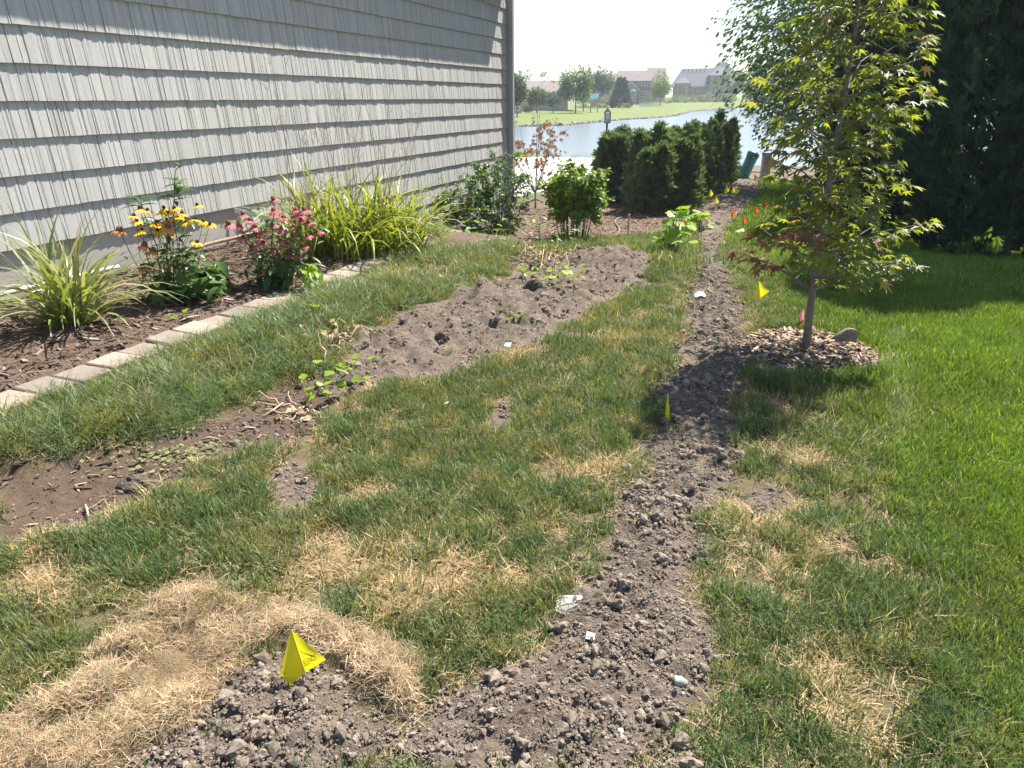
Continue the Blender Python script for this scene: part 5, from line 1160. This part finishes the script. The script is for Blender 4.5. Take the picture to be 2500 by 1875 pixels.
for (a, b_, lab) in (((-2.293, 1.659), (-2.199, 1.591), 'short pale stick on the dark dirt'), ((-2.233, 1.413), (-2.173, 1.494), 'thin twig at the lower edge of the dark dirt'), ((-2.284, 2.241), (-2.228, 2.289), 'dark stick by the creeping weed'), ((-2.073, 2.585), (-2.107, 2.747), 'bent pale twig at the right end of the dark dirt'), ((-2.206, 2.552), (-2.222, 2.728), 'grey twig near the upper end of the dark dirt'), ((-3.392, 3.305), (-3.381, 3.472), 'pale stick on the mulch by the pavers'), ((-0.559, 5.890), (-0.463, 5.733), 'dark stick on the far trench soil'), ((-1.679, 0.975), (-1.687, 1.026), 'white straw piece at the left edge of the dead sod')):
    P = [g3(*a, .012), g3((a[0]+b_[0])/2+U(-.008, .008), (a[1]+b_[1])/2, .02), g3(*b_, .014)]
    tag(MB().tube(P, [.004, .005, .003], 5).obj('stick', M_DRYSTEM, None, True), lab, 'stick')
def dead_vine(base, r, n, label, h=.07):
    x, y = base; t = thing('dead_vine', label, 'dead plant', at_base(x, y), 0, 'dried squash vines'); 
    for i in range(n):
        a = U(0, 6.28); p = Vector((random.gauss(0, r*.5), random.gauss(0, r*.5), 0)); P = []
        for k in range(5):
            z = float(gz(x+p.x, y+p.y))-t.location.z+abs(random.gauss(.02, h*.4)); P.append(Vector((p.x, p.y, z))); a += U(-.9, .9); p = p+Vector((math.cos(a), math.sin(a), 0))*r*.3
        MB().tube(P, [.005, .0045, .004, .003, .002], 5).obj('stalk', M_DRYSTEM, t, True)
    me = [leaf_mesh('leaf', blade_leaf(.055, .035, U(1.5, 3.6), .6, 5, .7, .3, i), M_DRYLEAF) for i in range(4)]
    for i in range(int(n*1.6)):
        q = Vector((random.gauss(0, r*.5), random.gauss(0, r*.5), 0)); q.z = float(gz(x+q.x, y+q.y))-t.location.z+U(.005, h); put_leaf(t, random.choice(me), q, U(0, 6.28), U(-.3, .9), U(.6, 1.3))
dead_vine((-2.377, 3.500), .17, 18, 'crumpled dead vine at the left end of the bare soil', .10)
dead_vine((-2.515, 5.227), .24, 22, 'flattened dry vine in the grass below the daylilies', .05)
dead_vine((-2.012, 6.207), .26, 24, 'heaped dead vine in front of the rounded shrub', .14)
dead_vine((-2.108, 2.666), .12, 8, 'few dry vine stalks on the upper dark dirt', .03)

# ------------------------------------------------------------------ far shore
WL = [(-33.449, 77.053, -1.356), (-28.874, 79.945, -1.301), (-26.174, 88.198, -1.419), (-24.362, 109.318, -1.356), (-21.896, 123.067, -1.393), (-20.469, 134.451, -1.324), (-23.352, 176.462, -1.253), (-20.620, 210.995, -1.290), (-15.973, 249.489, -1.224), (-2.235, 279.991, -1.084), (26.486, 328.935, -1.050)]
HL = [(-57.021, 127.862, -0.735), (-50.305, 137.060, -0.754), (-42.611, 145.905, -0.758), (-44.771, 184.650, -0.434), (-45.461, 227.502, -0.231), (-37.899, 247.111, 0.174), (-34.587, 259.707, 0.208), (-26.973, 273.674, 0.352), (-18.754, 289.393, 0.506), (-2.828, 319.988, 0.743), (30.159, 378.801, 0.741)]
WLs = [(x*(1.45/(1.45-z))*2.75/1.45 if False else x, y, WATER-.02) for x, y, z in WL]
# put the waterline exactly on the water plane along the same bearing
WLs = [(x*2.75/(1.45-z), y*2.75/(1.45-z), WATER-.02) for x, y, z in WL]
rows = []; NR = 14
for i in range(NR+1):
    f = i/NR; rows.append([(a[0]+(b[0]-a[0])*f, a[1]+(b[1]-a[1])*f, a[2]+(b[2]-a[2])*(1-(1-min(1, f*1.1))**1.6)) for a, b in zip(WLs, HL)])
for ex in (60, 400): rows.append([(x*(1+ex/math.hypot(x, y)), y*(1+ex/math.hypot(x, y)), z+ex*.008) for x, y, z in HL])
fine_rows = []
for r_ in rows:
    out = []
    for a, b in zip(r_, r_[1:]):
        for k in range(6): out.append(tuple(a[j]+(b[j]-a[j])*k/6 for j in range(3)))
    fine_rows.append(out+[r_[-1]])
FB = np.array(fine_rows); nr, nc = FB.shape[:2]
FB[1:, :, 2] += 0.25*(fbm(FB[1:, :, 0]*.08, FB[1:, :, 1]*.08, 5, 3)-.5)
jj, ii = np.meshgrid(np.arange(nr-1), np.arange(nc-1), indexing='ij'); q = np.stack([jj*nc+ii, jj*nc+ii+1, (jj+1)*nc+ii+1, (jj+1)*nc+ii], -1).reshape(-1, 4)
t = NT('far_lawn'); pos = t.n('NewGeometry').outputs['Position']; n1 = t.noise(.12, 5, .6, pos); n2 = t.noise(3, 4, .6, pos)
c = t.mix(n1, (0.12, 0.155, 0.05), (0.20, 0.22, 0.08)); c = t.mix(t.math('MULTIPLY', n2, .35), c, (0.12, 0.17, 0.05))
tag(obj('far_bank', mesh_np('far_bank', FB.reshape(-1, 3), q, None, True), t.done(t.principled(c, .95, None, .1))), kind='structure')
# rocky shoreline
def shore_rocks():
    pr = [clod(500+i) for i in range(4)]; P = []; n = 1500
    seg = np.array(WLs); k = RNG.uniform(1, len(seg)-1.01, n); i = k.astype(int); f = (k-i)[:, None]; p = seg[i]*(1-f)+seg[i+1]*f
    p[:, :2] *= 1+RNG.normal(.002, .004, (n, 1)); p[:, 2] = WATER+.05; s = RNG.uniform(.12, .45, n)
    o = scatter('shore_rocks', [(m, MAT_CHIP) for m in pr], p, RNG.uniform(0, 6.28, (n, 3)), np.repeat(s[:, None], 3, 1), RNG.integers(0, 4, n), np.array([[.40, .37, .33]])*RNG.uniform(.6, 1.2, (n, 1)))
    tag(o, 'pale stones along the far waterline', 'stones', kind='stuff')
shore_rocks()

M_SIDE = plain('grey_green_siding', (0.22, 0.235, 0.225), .8, .06, .5); M_ROOFT = plain('tan_shingle_roof', (0.20, 0.165, 0.15), .9, .1, 2); M_ROOFG = plain('grey_shingle_roof', (0.14, 0.14, 0.155), .9, .1, 2); M_TRIMW = plain('white_house_trim', (0.78, 0.78, 0.77), .6, .03); M_BRICK = plain('tan_brick', (0.29, 0.26, 0.25), .9, .12, 1.5); M_REDBR = plain('red_brick', (0.24, 0.13, 0.11), .9, .15, 2); M_BEIGE = plain('beige_siding', (0.42, 0.36, 0.31), .8, .06, .5)
t = NT('house_glass'); M_GLASS = t.done(t.principled((0.06, 0.075, 0.09), .08, None, .8))
class House:
    """far house drawn from an elevation: u to the right, w up (sketch units), v = depth in metres towards the back"""
    def __init__(s, label, base, dist, kx, kz, u0, w0, name='house', group='houses across the lake'):
        x, y, z = base; s.t = thing(name, label, 'house', base, math.atan2(-x, y), group); s.kx = kx; s.kz = kz; s.u0 = u0; s.w0 = w0
    def X(s, u): return (u-s.u0)*s.kx
    def Z(s, w): return (s.w0-w)*s.kz
    def wall(s, u0, u1, w0, w1, v0, v1, mat, name='wall'):
        return MB().box((s.X(u0), v0, s.Z(w0)), (s.X(u1), v1, s.Z(w1))).obj(name, mat, s.t)
    def gable_x(s, u0, u1, we, wr, v0, v1, mat, ov=.5, hip0=0, hip1=0, th=.2):   # ridge runs left-right
        a, b = s.X(u0)-ov, s.X(u1)+ov; ze, zr = s.Z(we), s.Z(wr); vm = (v0+v1)/2; v0 -= ov; v1 += ov; h0, h1 = hip0*s.kx, hip1*s.kx
        V = [(a, v0, ze), (b, v0, ze), (b, v1, ze), (a, v1, ze), (a+h0, vm, zr), (b-h1, vm, zr)]; V += [(x, y, z-th) for x, y, z in V[:4]]
        o = MB().add(V, [(0, 1, 5, 4), (2, 3, 4, 5), (3, 0, 4), (1, 2, 5), (6, 9, 8, 7), (0, 6, 7, 1), (1, 7, 8, 2), (2, 8, 9, 3), (3, 9, 6, 0)]).obj('roof', mat, s.t); return o
    def gable_y(s, u0, u1, we, wp, v0, v1, mat, wallm, ov=.4, top=0.0, trim=True):   # gable faces the viewer
        a, b = s.X(u0), s.X(u1); ze, zp = s.Z(we), s.Z(wp); m = (a+b)/2
        MB().add([(a, v0, ze), (b, v0, ze), (m, v0, zp), (a, v1, ze), (b, v1, ze), (m, v1, zp)], [(0, 1, 2), (5, 4, 3), (0, 3, 4, 1)]).obj('gable', wallm, s.t)
        sl = (zp-ze)/(m-a); V = [(a-ov, v0-ov, ze-ov*sl), (m, v0-ov, zp+.05), (b+ov, v0-ov, ze-ov*sl)]; V = V+[(x, v1, z) for x, y, z in V]; V2 = [(x, y, z+.22) for x, y, z in V]
        r = MB().add(V2+V, [(0, 1, 4, 3), (1, 2, 5, 4), (6, 9, 10, 7), (7, 10, 11, 8), (0, 3, 9, 6), (2, 8, 11, 5)]).obj('roof', mat, s.t)
        if trim: MB().add([V2[0], V2[1], V2[2], V[2], V[1], V[0]], [(0, 5, 4, 1), (1, 4, 3, 2)]).obj('bargeboard', M_TRIMW, r)
    def window(s, u0, u1, w0, w1, v, nx_=2, nz_=1, frame=.12, mat=None, arch=False):
        a, b, z1, z0 = s.X(u0), s.X(u1), s.Z(w0), s.Z(w1); m = MB(); d0, d1 = v-.10, v-.002; f = frame
        m.box((a-f, d0, z0-f), (b+f, d1, z0)); m.box((a-f, d0, z1), (b+f, d1, z1+f)); m.box((a-f, d0, z0), (a, d1, z1)); m.box((b, d0, z0), (b+f, d1, z1))
        for i in range(1, nx_): x = a+(b-a)*i/nx_; m.box((x-f*.35, d0+.01, z0), (x+f*.35, d1, z1))
        for j in range(1, nz_): z = z0+(z1-z0)*j/nz_; m.box((a, d0+.015, z-f*.3), (b, d1-.01, z+f*.3))
        if arch:
            c_ = (a+b)/2; r_ = (b-a)/2+f; N_ = 8; pts = [(c_+r_*math.cos(math.pi*k/N_), d0, z1+f+r_*.7*math.sin(math.pi*k/N_)) for k in range(N_+1)]; m.add(pts+[(x, d1, z) for x, y, z in pts], [tuple(range(N_+1))[::-1]]+[(k, k+1, N_+2+k, N_+1+k) for k in range(N_)])
        w = m.obj('window', mat or M_TRIMW, s.t); MB().box((a, v-.05, z0), (b, v-.004, z1)).obj('pane', M_GLASS, w)

# grey green house with a small gabled bay (sketch units = 0.3 px of elevation)
gp = (-46.245, 231.425, -0.260)
h = House('grey green house with white trimmed windows and tan roof across the lake', gp, 236, .0372, .0345, 200, 425)
h.wall(-65, 283, 425, 235, 0, 9, M_SIDE); h.gable_x(-65, 40, 235, 172, 0, 9, M_ROOFT, .4); h.gable_x(32, 283, 235, 149, 0, 9.4, M_ROOFT, .5)
MB().add([(h.X(283)+.03, 0, h.Z(235)), (h.X(283)+.03, 9.3, h.Z(235)), (h.X(283)+.03, 4.7, h.Z(152))], [(0, 1, 2)]).obj('gable', M_TRIMW, h.t)
h.wall(284, 302, 425, 238, 1.2, 8, M_TRIMW, 'side_wall')
h.wall(78, 186, 425, 300, -2, 0, M_SIDE, 'bay_wall'); h.gable_y(74, 190, 300, 250, -2, .5, M_ROOFT, M_SIDE, .4)
h.wall(190, 278, 302, 286, -.9, 0, M_ROOFT, 'porch_roof')
for a in ((213, 256, 237, 272, 0, 2, 2), (20, 58, 250, 284, 0, 2, 1), (143, 163, 241, 261, 0, 1, 1), (-48, -28, 258, 276, 0, 1, 1), (203, 254, 320, 361, 0, 2, 2), (203, 250, 392, 418, 0, 2, 1)): h.window(*a)
h.window(135, 171, 318, 364, -2, 2, 2, arch=True); h.window(130, 168, 395, 419, -2, 2, 1); h.window(88, 122, 312, 400, -2, 1, 1, .1)
MB().tube([(h.X(186), 2, h.Z(205)), (h.X(186), 2, h.Z(188))], .15, 6).obj('roof_vent', M_TRIMW, h.t)
# tan roofed neighbour peeking out to the right
h2 = House('tan roofed house half hidden behind the grey green one', (gp[0]*1.12+5.5, gp[1]*1.12, gp[2]+.6), 262, .041, .0385, 380, 425)
h2.wall(310, 450, 425, 235, 0, 9, M_BEIGE); h2.gable_x(306, 440, 235, 150, 0, 9, M_ROOFT, .4); h2.window(425, 440, 190, 215, 0, 1, 1)
# big brick house
bp = (-32.848, 273.031, 0.515)
h = House('large brick house with steep grey hip roof and tall bay windows across the lake', bp, 275, .0425, .0398, 720, 392)
h.wall(480, 972, 392, 275, 0, 13, M_BRICK); h.wall(482, 970, 392, 362, -.25, 0, M_REDBR, 'brick_base')
h.gable_x(470, 985, 275, 128, 0, 13.5, M_ROOFG, .5, 78, 60); 
o = h.gable_x(740, 960, 200, 82, 3, 12, M_ROOFG, .3, 85, 85)
h.wall(512, 603, 392, 250, -3, 0, M_BRICK, 'wing_wall'); h.gable_x(508, 607, 250, 203, -3, 3, M_ROOFG, .4, 45, 45)
h.wall(762, 898, 392, 190, -2.5, 4, M_BRICK, 'bay_wall'); h.gable_x(756, 904, 192, 128, -2.5, 5, M_ROOFG, .5, 72, 60)
h.wall(882, 968, 392, 268, -1.5, 0, M_BRICK, 'wing_wall'); h.gable_x(880, 972, 268, 205, -1.5, 4, M_ROOFG, .4, 42, 45)
for a in ((527, 552, 262, 336, -3, 2, 3), (556, 578, 262, 336, -3, 1, 3), (640, 664, 285, 342, 0, 2, 2), (670, 694, 285, 342, 0, 2, 2), (700, 728, 285, 342, 0, 2, 2), (790, 812, 204, 264, -2.5, 1, 2), (815, 860, 204, 264, -2.5, 3, 2), (785, 806, 279, 338, -2.5, 1, 2), (810, 832, 279, 338, -2.5, 2, 2), (836, 856, 279, 338, -2.5, 1, 2), (886, 906, 272, 328, -1.5, 1, 2), (910, 948, 272, 328, -1.5, 2, 2)): h.window(*a, mat=M_BEIGE)
for u in (555, 590, 622, 654, 686, 718): MB().box((h.X(u)-.15, 5.4, h.Z(146)), (h.X(u)+.15, 5.9, h.Z(137))).obj('roof_vent', M_BLACK, h.t)
# house at the right, half hidden by the maple
rp = (-11.446, 249.738, 0.609)
h = House('pale house with white columns behind the maple foliage across the lake', rp, 250, .039, .0363, 1210, 392)
h.wall(1172, 1330, 392, 187, 0, 10, M_BEIGE); h.gable_x(1165, 1335, 187, 112, 0, 10, M_ROOFT, .5, 50, 50)
for u in (1170, 1204): MB().box((h.X(u)-.25, -1.6, h.Z(330)), (h.X(u)+.25, -1.1, h.Z(187))).obj('column', M_TRIMW, h.t)
for a in ((1182, 1200, 205, 240, 0, 1, 1), (1210, 1240, 205, 245, 0, 2, 1), (1182, 1200, 285, 325, 0, 1, 1)): h.window(*a)
rp = (-20.574, 329.358, 0.525)
h = House('distant low roofed house seen between the brick house and the conifer', rp, 330, .051, .0478, 1075, 392)
h.wall(1020, 1135, 392, 200, 0, 10, M_BEIGE); h.gable_x(1010, 1140, 200, 145, 0, 10, M_ROOFG, .5, 30, 30)
# left houses (units: 1/4.23 px of elevation)
lp_ = (-49.221, 152.241, -0.926)
h = House('long brown roofed house behind the round shore tree', lp_, 160, .0196, .0183, 444, 600)
h.wall(200, 660, 600, 400, 0, 10, M_BEIGE); h.gable_x(195, 690, 400, 272, 0, 12, M_ROOFT, .5, 0, 20); h.gable_y(520, 760, 430, 258, -3, 8, M_ROOFT, M_SIDE, .3)
for a in ((250, 290, 440, 500, 0, 2, 2), (330, 375, 440, 500, 0, 2, 2)): h.window(*a)
lp_ = (-48.098, 126.141, -0.643)
h = House('pale gabled house with chimney at the corner of the near wall', lp_, 135, .0166, .0155, 25, 615)
h.wall(-150, 190, 615, 290, 0, 10, M_BEIGE); h.gable_y(-150, 200, 292, 165, 0, 10, M_ROOFT, M_BEIGE, .4)
MB().box((h.X(42), 3, h.Z(270)), (h.X(72), 4, h.Z(150))).obj('chimney', M_BEIGE, h.t); h.window(90, 155, 556, 588, 0, 2, 1, mat=M_TRIMW)
h2 = House('red brown roofed house glimpsed right of the dark round tree', (-49.918, 193.670, -0.518), 200, .0245, .0229, 939, 600)
h2.wall(860, 1060, 560, 330, 0, 8, M_BEIGE); h2.gable_x(850, 1060, 330, 262, 0, 8, M_ROOFT, .3)

# far trees and bushes ---------------------------------------------------
def far_tree(label, base, H, Rr, cols, kind='round', n=1500, ls=.55, name='shore_tree', trunk=True):
    mat = leafmat(name+'_leaf', cols[0], cols[1], .35, .6)
    if kind == 'round':
        z0 = H*.22; blobs = [(0, 0, z0+(H-z0)*.48, Rr, Rr, (H-z0)*.5)]
        for k in range(9):
            a = U(0, 6.28); r_ = Rr*U(.4, .8); blobs.append((math.cos(a)*r_, math.sin(a)*r_, z0+(H-z0)*U(.2, .8), Rr*.42, Rr*.42, (H-z0)*.25))
        return bush(name, label, 'tree', base, blobs, n, ls, mat, [([(0, 0, -.3), (0, 0, H*.5)], [.035*H**.5*1.4, .06])] if trunk else (), group='trees across the lake', crown='crown', shell=.2)
    t = thing(name, label, 'tree', base, 0, 'trees across the lake'); obj('crown', crown_mesh('crown', H, Rr, n, ls*1.9, 1.15, .04, .35, .2, int(abs(base[0])*7) % 90, .6, .9), mat, t)
    MB().tube([(0, 0, -.3), (0, 0, H*.8)], [.2, .03], 6).obj('trunk', M_BARK, t); return t
DG = ((0.045, 0.085, 0.04), (0.08, 0.13, 0.055)); MG = ((0.09, 0.155, 0.05), (0.16, 0.24, 0.07)); LG = ((0.17, 0.23, 0.06), (0.26, 0.32, 0.10)); CG = ((0.03, 0.06, 0.045), (0.055, 0.09, 0.06))
far_tree('dark young tree nearest the house corner on the far lawn', (-40.544, 110.816, -0.911), 5.9, 1.35, DG)
far_tree('low green tree behind the bronze maple on the far lawn', (-44.797, 132.639, -0.687), 4.2, 1.6, MG)
far_tree('large bright round tree on the far lawn', (-36.831, 129.879, -0.780), 7.3, 2.6, MG, n=2600)
far_tree('pale leaning tree right behind the large round tree', (-39.510, 144.703, -0.743), 5.0, 1.3, LG, n=700)
far_tree('dark round tree left of the grey green house', (-46.286, 184.276, -0.426), 9.0, 3.4, DG, n=2200, ls=.7)
far_tree('dense dark conifer in front of the grey green house', (-39.259, 175.666, -0.700), 6.2, 2.1, CG, 'cone', 900, .6)
far_tree('pale small tree between the two large houses', (-34.874, 202.012, -0.260), 7.2, 2.3, LG, n=1700, ls=.6)
far_tree('grey green slim tree behind the pale small tree', (-39.141, 226.645, -0.248), 9.2, 2.6, MG, n=1300, ls=.6)
far_tree('green tree at the right end of the brick house', (-17.176, 234.371, 0.369), 8.8, 2.9, MG, n=1900, ls=.65)
far_tree('narrow dark conifer right of the brick house', (-13.780, 239.604, 0.326), 9.6, 1.6, CG, 'cone', 900, .6)
far_tree('small dark tree at the foot of the brown roofed house', (-41.427, 131.635, -0.673), 3.6, 1.2, CG, n=700, ls=.4)
far_tree('distant tree top above the brown roof', (-77.217, 216.651, -0.689), 10.5, 2.4, DG, n=700, ls=.8)
far_tree('dark bushy tree behind the maple foliage at the right', (-7.255, 229.886, 0.235), 6.5, 4.0, DG, n=1600, ls=.7)
SB = [((1584,254,215), 1.6, DG, 'dark round bush beside the pale small tree'), ((1630,255,240), 1.1, LG, 'lime bush left of the brick house terrace'), ((1648,254,245), 1.5, MG, 'green bush under the left wing of the brick house'), ((1668,254,250), 1.4, LG, 'pale bush in front of the brick terrace'), ((1690,253,255), 1.3, LG, 'small lime bush in the middle of the brick house border'), ((1712,252,258), 1.6, MG, 'grey bush below the brick house windows'), ((1730,252,260), 1.9, LG, 'tall pale bush below the tall bay'), ((1762,252,262), 1.7, MG, 'green bush below the right wing of the brick house'), ((1785,251,262), 1.6, LG, 'pale bush at the right end of the brick border'), ((1285,276,138), 1.0, LG, 'small lime bush by the pale gabled house'), ((1495,262,185), 2.0, LG, 'white flowering bush by the dark conifer'), ((1470,265,178), 1.4, MG, 'grey bush behind the play set')]
for b_, r_, cl, lab in SB: pass
SBP = [(-39.581, 211.325, 0.084), (-38.716, 236.857, -0.219), (-37.357, 242.135, -0.149), (-35.662, 247.443, -0.195), (-33.635, 252.772, -0.121), (-31.269, 256.098, -0.032), (-29.234, 258.351, -0.056), (-25.400, 260.766, -0.089), (-22.510, 261.031, 0.019), (-45.857, 130.158, -0.780), (-42.210, 180.120, -0.392), (-42.821, 172.773, -0.569)]
for b_, (_, r_, cl, lab) in zip(SBP, SB): bush('shore_bush', lab, 'bush', b_, [(0, 0, r_*.8, r_, r_, r_*.9), (r_*.5, 0, r_*.6, r_*.6, r_*.6, r_*.6)], 380, .42, leafmat('shore_bush_leaf', cl[0], cl[1], .3, .6), group='bushes across the lake')
# play set
pp = (-35.053, 135.541, -0.810); ps = thing('play_set', 'wooden play set with teal canopy on the far lawn', 'play set', pp, math.atan2(-pp[0], pp[1]))
for sx in (-.6, .6):
    for sy_ in (-.6, .6): MB().box((sx-.08, sy_-.08, -.2), (sx+.08, sy_+.08, 2.3)).obj('post', M_WOOD, ps)
MB().box((-.7, -.7, 1.1), (.7, .7, 1.25)).obj('deck', M_WOOD, ps); MB().box((-.66, -.72, 1.25), (.66, -.66, 1.9)).obj('rail', M_WOOD, ps)
MB().add([(-.9, -.8, 2.2), (.5, -.8, 2.25), (.9, .0, 3.2), (-.5, .0, 3.15), (-.9, .8, 2.2), (.5, .8, 2.25)], [(0, 1, 2, 3), (3, 2, 5, 4)]).obj('canopy', plain('teal_canvas', (0.10, 0.32, 0.36), .7), ps)
MB().box((.7, -.3, 1.1), (.8, .3, 1.3)).add([(.7, -.3, 1.2), (.7, .3, 1.2), (2.3, .3, .1), (2.3, -.3, .1)], [(0, 1, 2, 3)]).obj('slide', M_GREYMET, ps)
for (pb, lab) in (((-35.557, 164.194, -0.481), 'small wooden bench on the far lawn left of the white fence'),):
    t = thing('garden_bench', lab, 'bench', pb, math.atan2(-pb[0], pb[1])); MB().box((-.9, -.3, .45), (.9, .3, .55)).obj('seat', M_WOOD, t); MB().box((-.9, .25, .55), (.9, .33, 1.1)).obj('backrest', M_WOOD, t)
    for sx in (-.8, .7): MB().box((sx, -.25, -.2), (sx+.1, .25, 1.3 if sx < 0 else .45)).obj('leg', M_WOOD, t)
fp = (-35.125, 186.725, -0.485); t = thing('white_fence', 'short pale picket fence below the grey green house', 'fence', fp, math.atan2(-fp[0], fp[1]))
for k in range(16): MB().box((-2+k*.28, -.03, -.3), (-1.86+k*.28, .03, 1.15)).obj('picket', M_TRIMW, t)
for z in (.25, .9): MB().box((-2.1, .03, z), (2.5, .08, z+.12)).obj('rail', M_TRIMW, t)
# water plants near the patio
for (wx, wy), n_, lab in zip([(-7.9, 36.0), (-13.5, 36.5)], (420, 260), ('patch of green reeds in the shallow water beyond the patio', 'reeds in the water just right of the house corner')):
    t = thing('reeds', lab, 'reeds', (wx, wy, WATER), 0, 'reeds in the lake'); V = []; F = []
    for i in range(n_):
        x_, y_ = random.gauss(0, .9), random.gauss(0, .7); o_ = len(V); a = U(0, 6.28); hh = U(.15, .5); V += [(x_-.02, y_, -.1), (x_+.02, y_, -.1), (x_+U(-.15, .15), y_+U(-.1, .1), hh)]; F.append((o_, o_+1, o_+2))
    tag(obj('reed_mass', mesh_np('reed_mass', V, F), M_SHRUB, t), kind='stuff')

# ------------------------------------------------------------------ hazy summer air over the yard and lake
hz = MB().box((-260, -12, -4.0), (330, 760, 22.0)); t = NT('summer_haze')
vol = t.n('VolumePrincipled'); vol.inputs['Color'].default_value = (0.86, 0.92, 1.0, 1); vol.inputs['Density'].default_value = 0.0006; vol.inputs['Anisotropy'].default_value = 0.35
t.t.links.new(vol.outputs[0], t.out.inputs['Volume'])
tag(hz.obj('haze', t.mat), 'thin bright summer haze in the air', 'haze', kind='stuff')
